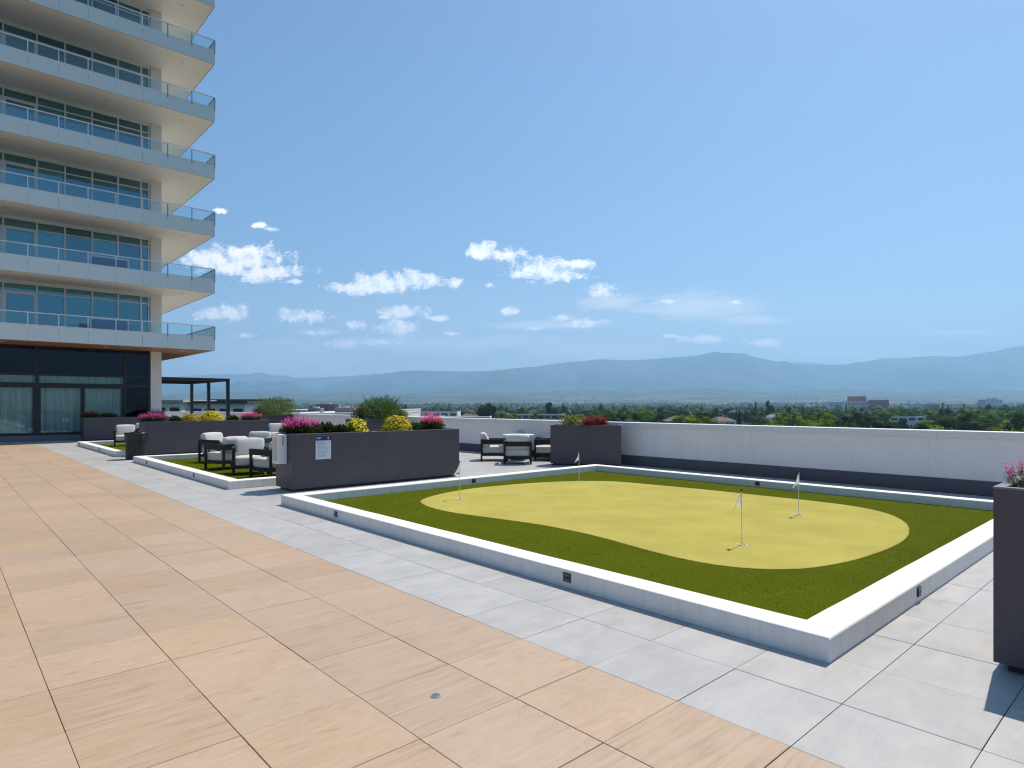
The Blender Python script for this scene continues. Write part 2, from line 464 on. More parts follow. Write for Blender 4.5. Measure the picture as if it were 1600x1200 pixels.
G_TOWER = glass_mat('blue_coated_glass', (0.62, 0.87, 0.86), (0.38, 0.62, 0.74), 0.22)
G_DARK = glass_mat('dark_tinted_glass', (0.20, 0.21, 0.26), (0.55, 0.55, 0.65), 0.05)
G_DOOR = glass_mat('door_glass', (0.86, 0.95, 0.94), (0.8, 0.9, 0.9), 0.03)
G_GUARD = glass_mat('clear_guard_glass', (0.86, 0.93, 0.93), (0.9, 0.95, 1.0), 0.03)
M_FROST = surf('frosted_glass_panel', (0.68, 0.78, 0.775), 0.55, 0.03, 0.15, spec=0.5)
M_CURTAIN = surf('sheer_curtain', (0.82, 0.86, 0.84), 0.9, 0.1, 3)
M_BLIND = surf('roller_blind', (0.88, 0.88, 0.82), 0.85, 0.04, 2)
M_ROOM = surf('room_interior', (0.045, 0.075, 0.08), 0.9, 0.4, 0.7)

# ------------------------------------------------------------------ haze (air)
# ------------------------------------------------------------------ terrain: valley floor, benches and mountain ranges
GZ = -18.0
SKY0 = [(-400, 560), (-150, 580), (100, 590), (253, 588), (280, 587), (340, 585.5), (389, 585), (398, 582.5), (412, 583), (425, 586.7), (451, 587), (458, 590.5), (490, 590.7),
        (540, 588.5), (600, 584), (640, 581), (762, 582), (890, 570), (1051, 562), (1161, 560), (1202, 566), (1240, 566.5), (1300, 564.7), (1352, 564.7), (1400, 565), (1500, 562), (1600, 555), (1900, 548), (2300, 560)]
SKY1 = [(-400, 590), (-100, 600), (253, 612), (330, 611), (380, 603), (420, 600.5), (460, 607), (500, 606), (540, 594), (600, 583.5), (640, 579.3), (700, 580.5), (762, 580.5), (827, 574.3),
        (889, 566), (937, 562), (992, 563.5), (1051, 559), (1106, 554.6), (1140, 556), (1161, 555), (1202, 563.5), (1260, 573), (1310, 572), (1352, 566), (1379, 560), (1412, 559.5),
        (1454, 556.5), (1495, 558), (1532, 553), (1600, 541), (1750, 525), (2000, 530), (2300, 550)]
SKY2 = [(-400, 606), (0, 612), (253, 617), (340, 613), (420, 611), (480, 618), (560, 612), (640, 616), (720, 609), (800, 614), (900, 609), (1000, 612), (1100, 606), (1200, 613), (1320, 608), (1420, 613), (1520, 607), (1600, 610), (1900, 604), (2300, 610)]


def prof(P, u):
    if u <= P[0][0]: return P[0][1]
    for (a, va), (b_, vb) in zip(P, P[1:]):
        if u <= b_:
            t = (u - a) / (b_ - a); t = t * t * (3 - 2 * t) * 0.4 + t * 0.6
            return va + (vb - va) * t
    return P[-1][1]


def ridge_h(P, u, d): return EYE + (632 - prof(P, u)) * d / F


def sstep(a, b, x):
    t = max(0, min(1, (x - a) / (b - a))); return t * t * (3 - 2 * t)


BENCH = [(0, GZ), (2600, GZ), (4200, 8), (5500, 48), (7000, 95), (8000, 120)]


def ground_h(x, y):
    d = x * FW[0] + y * FW[1]; r = x * RT[0] + y * RT[1]
    rad = math.hypot(x, y)
    if d > 600:
        u = max(-390, min(2290, 800 + F * r / d))
    else:
        u = 2290 if r > 0 else -390
    dd = rad if d < 600 else max(d, rad * .55)
    h = GZ
    for (a, ha), (b_, hb) in zip(BENCH, BENCH[1:]):
        if a <= dd <= b_: h = ha + (hb - ha) * sstep(0, 1, (dd - a) / (b_ - a)) if False else ha + (hb - ha) * (dd - a) / (b_ - a)
    if dd > 8000: h = 120
    n = noise.fractal(Vector((x / 1700, y / 1700, 0.3)), 1.0, 2.0, 6)
    nn = noise.fractal(Vector((x / 420, y / 420, 1.3)), 1.0, 2.1, 4)
    h += sstep(3000, 6500, dd) * (n * 28 + nn * 7)
    h2 = ridge_h(SKY2, u, 9300); h1 = ridge_h(SKY1, u, 14000); h0 = ridge_h(SKY0, u, 18000)
    a2 = sstep(7000, 9300, dd) * (1 - 0.4 * sstep(9300, 10800, dd))
    h = h + (h2 - h) * a2 if dd < 9300 else h2 - (h2 - 120) * 0.4 * sstep(9300, 10800, dd)
    if dd > 9800:
        t = sstep(9800, 14000, dd) ** 1.1
        base = h
        rough = (1 - t) * t * 4
        h = base + (h1 - base) * t + rough * (n * 300 + nn * 110)
        if dd > 14000:
            h = h1 - (h1 - 350) * 0.8 * sstep(14000, 16000, dd)
    if dd > 15600:
        t = sstep(15600, 18000, dd)
        h = h + (h0 - h) * t + (1 - t) * t * 4 * n * 200
    if dd > 18000: h = h0 - 500 * sstep(18000, 19800, dd)
    return h


rings = [0, 60, 130, 220, 340, 500, 700, 1000, 1400, 1900, 2500, 3200]
r_ = 3200
while r_ < 19600:
    r_ += 130 if r_ < 9600 else (170 if r_ < 14600 else 250)
    rings.append(r_)
NA = 560
mb = MB(); vs = [(0, 0, GZ)]
angs = []
for i in range(NA):   # finer in the half of the compass that the photograph shows
    t = i / NA
    a = t * 2 * math.pi
    angs.append(a - 0.72 * math.sin(a))
for r_ in rings[1:]:
    for a in angs:
        al = a + math.atan2(FW[1], FW[0])
        x, y = r_ * math.cos(al), r_ * math.sin(al)
        vs.append((x, y, ground_h(x, y)))
fs = [(0, 1 + i, 1 + (i + 1) % NA) for i in range(NA)]
for k in range(len(rings) - 2):
    for i in range(NA):
        a = 1 + k * NA + i; b_ = 1 + k * NA + (i + 1) % NA
        fs.append((a, a + NA, b_ + NA, b_))
mb.add(vs, fs, 0, True)


def terrain_mat():
    m, nt, b = mat('valley_and_forest')
    pos = nt.new('ShaderNodeNewGeometry').outputs['Position']
    sep = nt.new('ShaderNodeSeparateXYZ'); nt.put(sep.inputs[0], pos)
    n1 = nt.noise(pos, 0.0009, 6, 0.62); n2 = nt.noise(pos, 0.006, 5, 0.65)
    forest = nt.ramp(nt.math('ADD', nt.math('MULTIPLY', n1, 0.6), nt.math('MULTIPLY', n2, 0.4)),
                     [(0.35, (0.012, 0.026, 0.014)), (0.52, (0.03, 0.05, 0.025)), (0.66, (0.085, 0.095, 0.05)), (0.8, (0.16, 0.14, 0.09))])
    vor = nt.new('ShaderNodeTexVoronoi', distance='CHEBYCHEV'); nt.put(vor.inputs['Vector'], pos); vor.inputs['Scale'].default_value = 0.0021
    fields = nt.ramp(vor.outputs['Color'], [(0.0, (0.03, 0.055, 0.02)), (0.3, (0.06, 0.085, 0.035)), (0.55, (0.16, 0.15, 0.095)), (0.8, (0.035, 0.055, 0.022)), (1.0, (0.13, 0.13, 0.08))])
    fields = nt.mix(nt.mapr(n2, 0.48, 0.58, 0, 0.85), fields, (0.025, 0.045, 0.02))
    low = nt.mapr(nt.math('ADD', sep.outputs[2], nt.math('MULTIPLY', n1, 180)), 150, 250, 1, 0)
    c = nt.mix(low, forest, fields)
    street = nt.ramp(nt.noise(pos, 0.02, 4, 0.6), [(0.35, (0.02, 0.035, 0.012)), (0.55, (0.04, 0.065, 0.02)), (0.7, (0.10, 0.10, 0.08))])
    c = nt.mix(nt.mapr(sep.outputs[2], -17, 0, 1, 0), c, street)
    nt.put(b.inputs['Base Color'], c); b.inputs['Roughness'].default_value = 0.95; b.inputs['Specular IOR Level'].default_value = 0.1
    return m


terrain = mb.build('terrain', terrain_mat()); terrain['kind'] = 'structure'

mb = MB(); mb.box(-20300, 20300, -20300, 20300, -40, 1750)
hm = bpy.data.materials.new('haze_air'); hm.use_nodes = True
ht = NT(hm.node_tree); ht.n.remove(ht.n['Principled BSDF'])
pv = ht.new('ShaderNodeVolumePrincipled'); pv.inputs['Color'].default_value = (0.43, 0.71, 1.0, 1); pv.inputs['Density'].default_value = 1.05e-4; pv.inputs['Anisotropy'].default_value = 0.3
ht.put(ht.n['Material Output'].inputs['Volume'], pv.outputs[0])
haze = mb.build('haze', hm); haze.rotation_euler = (0, 0, -R(42.39)); haze['kind'] = 'stuff'; haze['label'] = 'thin blue summer haze over the whole valley'

# ------------------------------------------------------------------ terrace deck: slab, timber-look tiles and stone tiles
mb = MB(); mb.box(-16, 13.36, -12, 46, -1.2, -0.03)
deck = mb.build('terrace_deck', M_BED); deck['kind'] = 'structure'
mb = MB(); mb.box(-16, 13.9, -12, 46, -18.5, -1.201)
tag(mb.build('podium_building', M_CONCRETE), 'concrete podium block carrying the tiled roof terrace', 'building')
PX, PY, X0, Y0 = 0.61, 0.60, 2.9, 1.28


def covered(x, y):
    for (a, b_, c_, d_) in ((4.35, 11.2, 1.9, 9.3), (4.35, 8.1, 12.5, 19.2), (4.35, 8.1, 22.3, 28.5)):
        if a < x and x + PX < b_ and c_ < y and y + PY < d_: return True
    return False


timber, stone = [], []
for i in range(-31, 18):
    for j in range(-21, 75):
        x = X0 + i * PX; y = Y0 + j * PY
        if x + PX > 13.36 or x < -15.5: continue
        if y + PY > 45.9: continue
        if y + PY > 34.2 and x < 8.2: continue
        if covered(x, y): continue
        dd = (x + .3) * FW[0] + (y + .3) * FW[1]; rr = (x + .3) * RT[0] + (y + .3) * RT[1]
        vis = dd > 1.2 and abs(rr / max(dd, .1)) < 0.95
        (timber if (i < 0 and j < 51) else stone).append((not vis, dd if vis else 1e3 + abs(dd), x, y))


def tile_mesh(name, m, sx=1.0):
    mb = MB(); g = 0.0017
    mb.box(g, PX - g, g, PY - g, -0.03, 0.0, 0, 0.0016)
    me = bpy.data.meshes.new(name); me.from_pydata(mb.v, [], mb.f); me.materials.append(m); me.update(); return me


rt = random.Random(3)
for lst, nm, m in ((timber, 'timber_tile', M_TIMBER), (stone, 'stone_tile', M_STONE)):
    lst.sort(); me = tile_mesh(nm, m); far = MB()
    for k, (_, d, x, y) in enumerate(lst):
        dz = rt.uniform(-0.0009, 0.0009)
        if k < 300:
            o = bpy.data.objects.new(nm, me); COL.objects.link(o); o.parent = deck; o.location = (x + rt.uniform(-.0008, .0008), y + rt.uniform(-.0008, .0008), dz)
        else:
            g = 0.0025; far.box(x + g, x + PX - g, y + g, y + PY - g, -0.03, dz)
    o = far.build(nm + 's_further_off', m, deck); o['kind'] = 'stuff'

# small round deck vent in the timber tiles
mb = MB()
mb.tube((0, 0, 0.0), (0, 0, 0.004), 0.032, 0.030, 20); 
g = empty('deck_grommet', (1.99, 2.79, 0.001)); mb.build('ring', M_HOLE, g)
mb = MB(); mb.tube((0, 0, 0.0042), (0, 0, 0.0052), 0.022, 0.022, 16); mb.box(-.018, .018, -.002, .002, 0.0054, 0.0064)
mb.build('cap', M_RAIL, g)
tag(g, 'small round metal cover set flush in a timber look tile', 'floor cap')

# ------------------------------------------------------------------ parapet
def parapet(x0, x1, y0, y1, face, label):
    g = empty('parapet_wall', ((x0 + x1) / 2, (y0 + y1) / 2, -0.03))
    ox, oy = g.location[0], g.location[1]
    M = Matrix.Translation((-ox, -oy, 0.03))
    MB().box(x0, x1, y0, y1, -0.03, 0.965).build('wall', M_WALL, g, M)
    long_y = (y1 - y0) > (x1 - x0)
    if long_y:
        n = int((y1 - y0) / 3.05)
        for i in range(n + 1):
            a = y0 + i * 3.05; b_ = min(y1, a + 3.047)
            if b_ - a < 0.05: continue
            MB().box(x0 - 0.03, x1 + 0.04, a, b_, 0.968, 1.10, 0, 0.006).build('cap_panel', M_CAP, g, M)
        MB().box(x0 - 0.018, x0 - 0.001, y0, y1, -0.028, 0.25).build('base_flashing', M_BASE, g, M)
    else:
        MB().box(x0, x1, y0 - .03, y1 + .04, 0.968, 1.10, 0, 0.006).build('cap_panel', M_CAP, g, M)
        MB().box(x0, x1, y0 - 0.018, y0 - 0.001, -0.028, 0.25).build('base_flashing', M_BASE, g, M)
    tag(g, label, 'wall')


parapet(13.37, 13.72, -12, 45.6, 'x', 'long white parapet wall with metal cap along the terrace edge')
parapet(8.3, 13.36, 45.3, 45.6, 'y', 'short white parapet wall closing the terrace behind the pergola')


# ------------------------------------------------------------------ curbed turf beds
def step_light(parent, loc, facing, w=0.085, h=0.075, label=None):
    """flush black step light: plate + recessed slot; facing is the outward normal axis"""
    mb = MB(); mb.box(-w / 2, w / 2, -0.006, 0.002, -h / 2, h / 2)
    o = mb.build('step_light', M_BLACK, parent)
    mb = MB(); mb.box(-w / 2 + .012, w / 2 - .012, -0.0095, -0.0065, -h / 2 + .012, -h / 2 + .020)
    mb.box(-w / 2 + .012, w / 2 - .012, -0.0095, -0.0065, h / 2 - .020, h / 2 - .012)
    mb.box(-w / 2 + .012, -w / 2 + .018, -0.0095, -0.0065, -h / 2 + .022, h / 2 - .022)
    s = mb.build('louvre', M_RAIL, o)
    o.location = loc
    o.rotation_euler = (0, 0, {'-y': 0, '-x': -math.pi / 2, '+x': math.pi / 2}[facing])
    return o


def curb_bed(name, x0, x1, y0, y1, label, cat, lights, w=0.24, h=0.155):
    g = empty(name, (x0, y0, 0))
    M = Matrix.Translation((-x0, -y0, 0))
    # mitred ring with softened top edges
    mb = MB(); c = 0.012
    prof_ = [(0, 0.0), (0, h - c), (c * .4, h - c * .35), (c, h), (w - c, h), (w - c * .4, h - c * .35), (w, h - c), (w, 0.0)]
    rings_ = []
    for k, (dx, dy) in enumerate(((0, 0), (1, 0), (1, 1), (0, 1))):
        cx_ = x0 if dx == 0 else x1; cy_ = y0 if dy == 0 else y1
        sx_ = 1 if dx == 0 else -1; sy_ = 1 if dy == 0 else -1
        rings_.append([(cx_ + sx_ * t, cy_ + sy_ * t, z) for t, z in prof_])
    n = len(prof_)
    vs = []
    # subdivide long sides for slight hand-trowelled waviness
    path = []
    for k in range(4):
        A, B = rings_[k], rings_[(k + 1) % 4]
        L = math.dist(A[0], B[0]); ns = max(2, int(L / 0.35))
        for i in range(ns):
            t = i / ns; wob = 0 if i == 0 else 0.0022 * noise.noise(Vector((k * 9 + t * L * 1.7, 0, 0)))
            path.append([tuple(a + (b_ - a) * t + (wob if q == 2 and (z_ > .05) else wob * .6 if q < 2 else 0) for q, (a, b_) in enumerate(zip(pa, pb))) for z_, (pa, pb) in zip([p[1] for p in prof_], zip(A, B))])
    for r in path: vs += r
    fs = []
    m_ = len(path)
    for k in range(m_):
        for i in range(n - 1):
            a = k * n + i; b_ = ((k + 1) % m_) * n + i
            fs.append((a, b_, b_ + 1, a + 1))
    mb.add(vs, fs, 0, False)
    mb.build('curb', M_STUCCO, g, M)
    MB().box(x0 + w, x1 - w, y0 + w, y1 - w, -0.02, 0.03).build('turf', M_TURF, g, M)
    for (lx, ly, lz, fc_) in lights:
        step_light(g, (lx - x0, ly - y0, lz), fc_)
    tag(g, label, cat)
    return g


BX = (4.0, 11.57, 1.53, 9.75)
pg = curb_bed('putting_green', *BX, 'large white curbed putting green with olive turf border', 'putting green',
              [(3.997, 7.91, .088, '-x'), (3.997, 3.68, .088, '-x'), (5.77, 1.527, .085, '-y'), (7.68, 9.507, .095, '-y'), (11.327, 5.62, .095, '-x')])
cb2 = curb_bed('lounge_lawn', 4.0, 8.46, 12.12, 19.75, 'white curbed artificial lawn under the lounge chairs beyond the notice planter', 'lawn',
               [(3.997, 18.28, .088, '-x'), (3.997, 14.27, .088, '-x')])
cb3 = curb_bed('lounge_lawn', 4.0, 8.46, 22.0, 28.98, 'farthest white curbed artificial lawn, nearest the glass facade', 'lawn',
               [(3.997, 28.5, .088, '-x'), (3.997, 24.6, .088, '-x')])
# blades along the turf so that its edges and surface are not a flat sheet
def blades(parent, x0, x1, y0, y1, n, hgt, m, seed, inside=None):
    rr = random.Random(seed); v = []; f = []
    for i in range(n):
        x = rr.uniform(x0, x1)
        y = y0 + (y1 - y0) * (rr.random() ** 1.25)
        if inside and not inside(x, y): continue
        a = rr.uniform(0, 6.28); w = 0.0035; hh = hgt * rr.uniform(.6, 1.2); l = rr.uniform(-.6, .6) * hh; k = len(v)
        dx, dy = math.cos(a) * w, math.sin(a) * w
        v += [(x - dx, y - dy, 0.029), (x + dx, y + dy, 0.029), (x - dy / w * l * .8, y + dx / w * l, 0.03 + hh)]
        f.append((k, k + 1, k + 2))
    me = bpy.data.meshes.new('turf_blades'); me.from_pydata([(a - parent.location[0], b_ - parent.location[1], c_) for a, b_, c_ in v], [], f)
    me.materials.append(m); o = bpy.data.objects.new('turf_blades', me); COL.objects.link(o); o.parent = parent; o['kind'] = 'stuff'
    return o


# putting surface outline on the ground (metres, measured on the terrace grid)
OUT = [(657, 783), (668, 777), (700, 769), (750, 761.5), (830, 754.5), (900, 751.5), (960, 752), (1020, 757), (1100, 764.5), (1200, 775), (1280, 783.5), (1340, 791.5), (1385, 801.5), (1412, 814),
       (1421, 828), (1413, 843), (1385, 858), (1340, 873), (1290, 883.5), (1240, 888.5), (1180, 888), (1120, 882), (1060, 871), (1000, 856), (950, 842), (900, 830), (850, 820.5), (800, 813), (740, 805), (700, 799), (668, 791)]
pts = []
for (u, v) in OUT:
    d = F * (EYE - 0.036) / (v - 632); p = at(u, d); pts.append((p.x, p.y))
ns = len(pts); sm = []
for i in range(ns):
    p0, p1, p2, p3 = (Vector(pts[(i + k - 1) % ns]) for k in range(4))
    for t in [q / 6 for q in range(6)]:
        sm.append(0.5 * ((2 * p1) + (p2 - p0) * t + (2 * p0 - 5 * p1 + 4 * p2 - p3) * t * t + (3 * p1 - p0 - 3 * p2 + p3) * t ** 3))
sm = [(p.x + .006 * noise.noise(Vector((p.x * 9, p.y * 9, 0))), p.y + .006 * noise.noise(Vector((p.x * 9, p.y * 9, 5)))) for p in sm]
def inside_putt(x, y):
    r = False; n = len(sm); j = n - 1
    for i in range(n):
        xi, yi = sm[i]; xj, yj = sm[j]
        if (yi > y) != (yj > y) and x < (xj - xi) * (y - yi) / (yj - yi) + xi: r = not r
        j = i
    return r
bm = bmesh.new()
bot = [bm.verts.new((x - BX[0], y - BX[2], 0.0305)) for x, y in sm]
top = [bm.verts.new((x - BX[0], y - BX[2], 0.0335)) for x, y in sm]
n = len(sm)
for i in range(n): bm.faces.new((bot[i], bot[(i + 1) % n], top[(i + 1) % n], top[i]))
bm.faces.new(top); bmesh.ops.triangulate(bm, faces=[f for f in bm.faces if len(f.verts) > 4])
bmesh.ops.recalc_face_normals(bm, faces=bm.faces)
me = bpy.data.meshes.new('putting_surface'); bm.to_mesh(me); bm.free(); me.materials.append(M_PUTT)
o = bpy.data.objects.new('putting_surface', me); COL.objects.link(o); o.parent = pg
fr = MB(); rq = random.Random(8)
for i in range(len(sm)):
    ax_, ay_ = sm[i]; bx_, by_ = sm[(i + 1) % len(sm)]
    L_ = math.hypot(bx_ - ax_, by_ - ay_)
    for k in range(int(L_ / .004)):
        t = rq.random(); x = ax_ + (bx_ - ax_) * t - BX[0]; y = ay_ + (by_ - ay_) * t - BX[2]; o_ = rq.uniform(-.010, .012)
        nx_, ny_ = (by_ - ay_) / L_, -(bx_ - ax_) / L_
        x += nx_ * o_; y += ny_ * o_; a = rq.uniform(0, 6.28)
        fr.add([(x - .003 * math.cos(a), y - .003 * math.sin(a), .030), (x + .003 * math.cos(a), y + .003 * math.sin(a), .030), (x + nx_ * .008, y + ny_ * .008, .030 + rq.uniform(.004, .009))], [(0, 1, 2)], rq.choice((0, 1)))
fr.build('edge_fringe', [M_TURF, M_PUTT], pg, kind='stuff')
blades(pg, 4.245, 11.32, 1.775, 9.5, 70000, 0.006, M_TURF, 5, lambda x, y: not inside_putt(x, y))
blades(cb2, 4.245, 8.2, 12.37, 19.5, 30000, 0.009, M_TURF, 6)


# ------------------------------------------------------------------ hole flags
def flag(x, y, label, lean, hgt=0.61, spread=1.0, sd_=1):
    z0 = 0.034
    g = empty('golf_flag', (x, y, z0), 0)
    top = Vector((lean[0], lean[1], hgt))
    MB().tube((0, 0, -0.02), top, 0.0048, 0.0042, 8).build('pole', M_POLE, g)
    mb = MB(); mb.tube(top - Vector((0, 0, .012)), top + Vector((0, 0, .012)), 0.011, 0.009, 10)
    mb.build('knob', M_BLACK, g)
    mb = MB()   # white cup with raised lip
    n = 24; vs = []
    for r, z in ((.056, 0.001), (.056, .006), (.046, .007), (.046, -.03)):
        vs += [(r * math.cos(6.2832 * i / n), r * math.sin(6.2832 * i / n), z) for i in range(n)]
    mb.add(vs, [(k * n + i, k * n + (i + 1) % n, (k + 1) * n + (i + 1) % n, (k + 1) * n + i) for k in range(3) for i in range(n)], 0, True)
    mb.build('cup', M_POLE, g)
    # limp cloth: attached along the pole, free corner sagging toward screen-left
    L = Vector((-RT[0], -RT[1], 0)); B = Vector((FW[0], FW[1], 0))
    rr = random.Random(sd_); nx, nz = 12, 8; vs = []
    for j in range(nz + 1):
        t = j / nz
        for i in range(nx + 1):
            s = i / nx
            base = top + Vector((0, 0, -0.015 - 0.155 * t))
            out = 0.105 * spread * s * (0.25 + 0.75 * t)
            sag = -0.045 * s * (1 - t * .3) - 0.035 * s * s
            rip = 0.014 * math.sin(s * 9 + t * 2 + sd_) * s + 0.008 * math.sin(s * 17 + sd_ * 2)
            vs.append(base + L * out + B * rip + Vector((0, 0, sag)))
    fs = [(j * (nx + 1) + i, j * (nx + 1) + i + 1, (j + 1) * (nx + 1) + i + 1, (j + 1) * (nx + 1) + i) for j in range(nz) for i in range(nx)]
    mb = MB(); mb.add(vs, fs, 0, True); o = mb.build('flag_cloth', M_FLAG, g)
    tag(g, label, 'golf flag', 'small white flags on the putting green')


flag(6.52, 3.41, 'nearest white flag on the putting green, in front of the others', (-.01, .0), .60, 1.0, 1)
flag(8.88, 3.81, 'white flag at the right back of the green near the long curb', (.0, -.01), .605, .9, 2)
flag(6.29, 8.15, 'white flag at the left tip of the green before the big planter', (.0, .0), .605, 1.05, 3)
flag(9.48, 8.40, 'farthest white flag, before the planter with dark red flowers', (-.005, .0), .60, .9, 4)


# ------------------------------------------------------------------ planters
def planter(x0, y0, L, Wd, rz, label, npan=2, top=1.04, soil_seed=0):
    g = empty('planter', (x0, y0, 0), rz); t = 0.045
    MB().box(0.06, L - 0.06, 0.06, Wd - 0.06, -0.001, 0.055).build('plinth', M_BLACK, g)
    pl = L / npan
    for k in range(npan):
        a = k * pl + (0.003 if k else 0); b_ = (k + 1) * pl - (0.003 if k < npan - 1 else 0)
        MB().box(a, b_, 0, t - .002, 0.05, top - .012).build('front_panel', M_PLANTER, g)
        MB().box(a, b_, Wd - t + .002, Wd, 0.05, top - .012).build('back_panel', M_PLANTER, g)
    for x in (0.0, L - t):
        MB().box(x + .0005, x + t - .0005, t, Wd - t, 0.05, top - .012).build('end_panel', M_PLANTER, g)
    mb = MB(); r = 0.055     # folded rim, mitred ring
    for z, (a, b_) in ((0, (0, r)),):
        vs = []
        for q, off in enumerate((0, r)):
            for zz in (top - .011, top):
                vs += [(-.002 + off, -.002 + off, zz), (L + .002 - off, -.002 + off, zz), (L + .002 - off, Wd + .002 - off, zz), (-.002 + off, Wd + .002 - off, zz)]
        fs = []
        for i in range(4):
            j = (i + 1) % 4
            fs += [(i, j, 4 + j, 4 + i), (4 + i, 4 + j, 12 + j, 12 + i), (12 + i, 12 + j, 8 + j, 8 + i), (8 + i, 8 + j, j, i)]
        mb.add(vs, fs)
    mb.build('rim', M_RIM, g)
    # soil with pale pebbles
    mb = MB(); rr = random.Random(soil_seed + 11); nx, ny = 24, 6; vs = []
    for j in range(ny + 1):
        for i in range(nx + 1):
            vs.append((t + (L - 2 * t) * i / nx, t + (Wd - 2 * t) * j / ny, top - 0.05 + rr.uniform(-.015, .02)))
    mb.add(vs, [(j * (nx + 1) + i, j * (nx + 1) + i + 1, (j + 1) * (nx + 1) + i + 1, (j + 1) * (nx + 1) + i) for j in range(ny) for i in range(nx)], 0, True)
    so = mb.build('soil', M_SOIL, g); 
    mb = MB()
    for i in range(int(L * 42)):
        x = rr.uniform(.06, L - .06); y = rr.choice([rr.uniform(.06, .16), rr.uniform(.06, Wd - .06)]); s = rr.uniform(.01, .026)
        vs = [(x + s * math.cos(a) * rr.uniform(.7, 1.2), y + s * math.sin(a) * rr.uniform(.7, 1.2), top - .035) for a in (0, 1.25, 2.5, 3.8, 5)]
        vs.append((x, y, top - .035 + s * .75))
        mb.add(vs, [(i_, (i_ + 1) % 5, 5) for i_ in range(5)], 0, True)
    mb.build('pebbles', M_PEBBLE, g, kind='stuff')
    tag(g, label, 'planter', 'charcoal metal planters on the terrace')
    return g


planter(4.70, 10.98, 3.76, 0.71, 0, 'long charcoal planter bearing the posted notice and white wall box', 2, soil_seed=1)
planter(4.70, 21.72, 3.76, 0.71, 0, 'long charcoal planter of yellow flowers right of the black litter bin', 2, soil_seed=2)
planter(4.70, 32.38, 3.5, 0.71, 0, 'farthest charcoal planter standing against the dark glass doors', 2, top=1.0, soil_seed=3)
# planter near the camera: long side faces the terrace
planter(4.62, 0.84, 1.9, 0.95, -math.pi / 2, 'nearest charcoal planter of pink flower spikes beside the curb corner', 1, top=1.085, soil_seed=4)
rot4 = math.atan2(-1.42, 1.10)
planter(11.72, 11.37, 1.80, 0.50, rot4, 'single short charcoal planter with dark red flowers against the parapet', 1, top=1.045, soil_seed=5)
planter(11.15, 20.6, 1.9, 0.7, 0, 'charcoal planter of bronze flowers beside the distant parapet', 1, soil_seed=6)
planter(11.55, 31.0, 1.8, 0.7, 0, 'distant charcoal planter holding a big fluffy shrub', 1, soil_seed=7)

# notice on the front of the long planter
g = empty('notice_sign', (5.145, 10.972, 0.56))
MB().box(0, .30, -.004, 0.006, 0, .435).build('board', M_PAPER, g)
MB().box(0.001, .299, -.0065, -.0045, .345, .434).build('header', M_NAVY, g)
mb = MB(); rr = random.Random(4)
for i in range(17):
    z = 0.325 - i * 0.0175
    if i in (4, 9, 13): continue
    mb.box(.03, rr.uniform(.18, .27), -.0062, -.0046, z, z + .006)
mb.build('print', M_GREYPRINT, g)
mb = MB()
mb.box(.022, .11, -.0085, -.007, .392, .402); mb.box(.022, .085, -.0085, -.007, .376, .384)
mb.tube((.245, -.0068, .392), (.245, -.0085, .392), .014, .014, 14); mb.box(.232, .258, -.0085, -.007, .366, .372)
o = mb.build('header_print', M_PAPER, g, kind='stuff')
tag(g, 'white printed notice with navy header on the front of the long planter', 'notice')
# white dispenser box on its end
g = empty('dispenser_box', (4.698, 11.30, 0.50))
MB().box(-.17, 0, -.13, .15, 0, .535, 0, .012).build('casing', M_WHITEPAINT, g)
MB().box(-.174, -.171, -.10, .12, .05, .46).build('front_door', M_BEIGEBOX, g)
mb = MB(); mb.box(-.10, -.07, -.1335, -.131, .33, .50); mb.build('latch_plate', M_GREYPRINT, g)
tag(g, 'white wall box fixed to the end of the notice planter', 'dispenser')


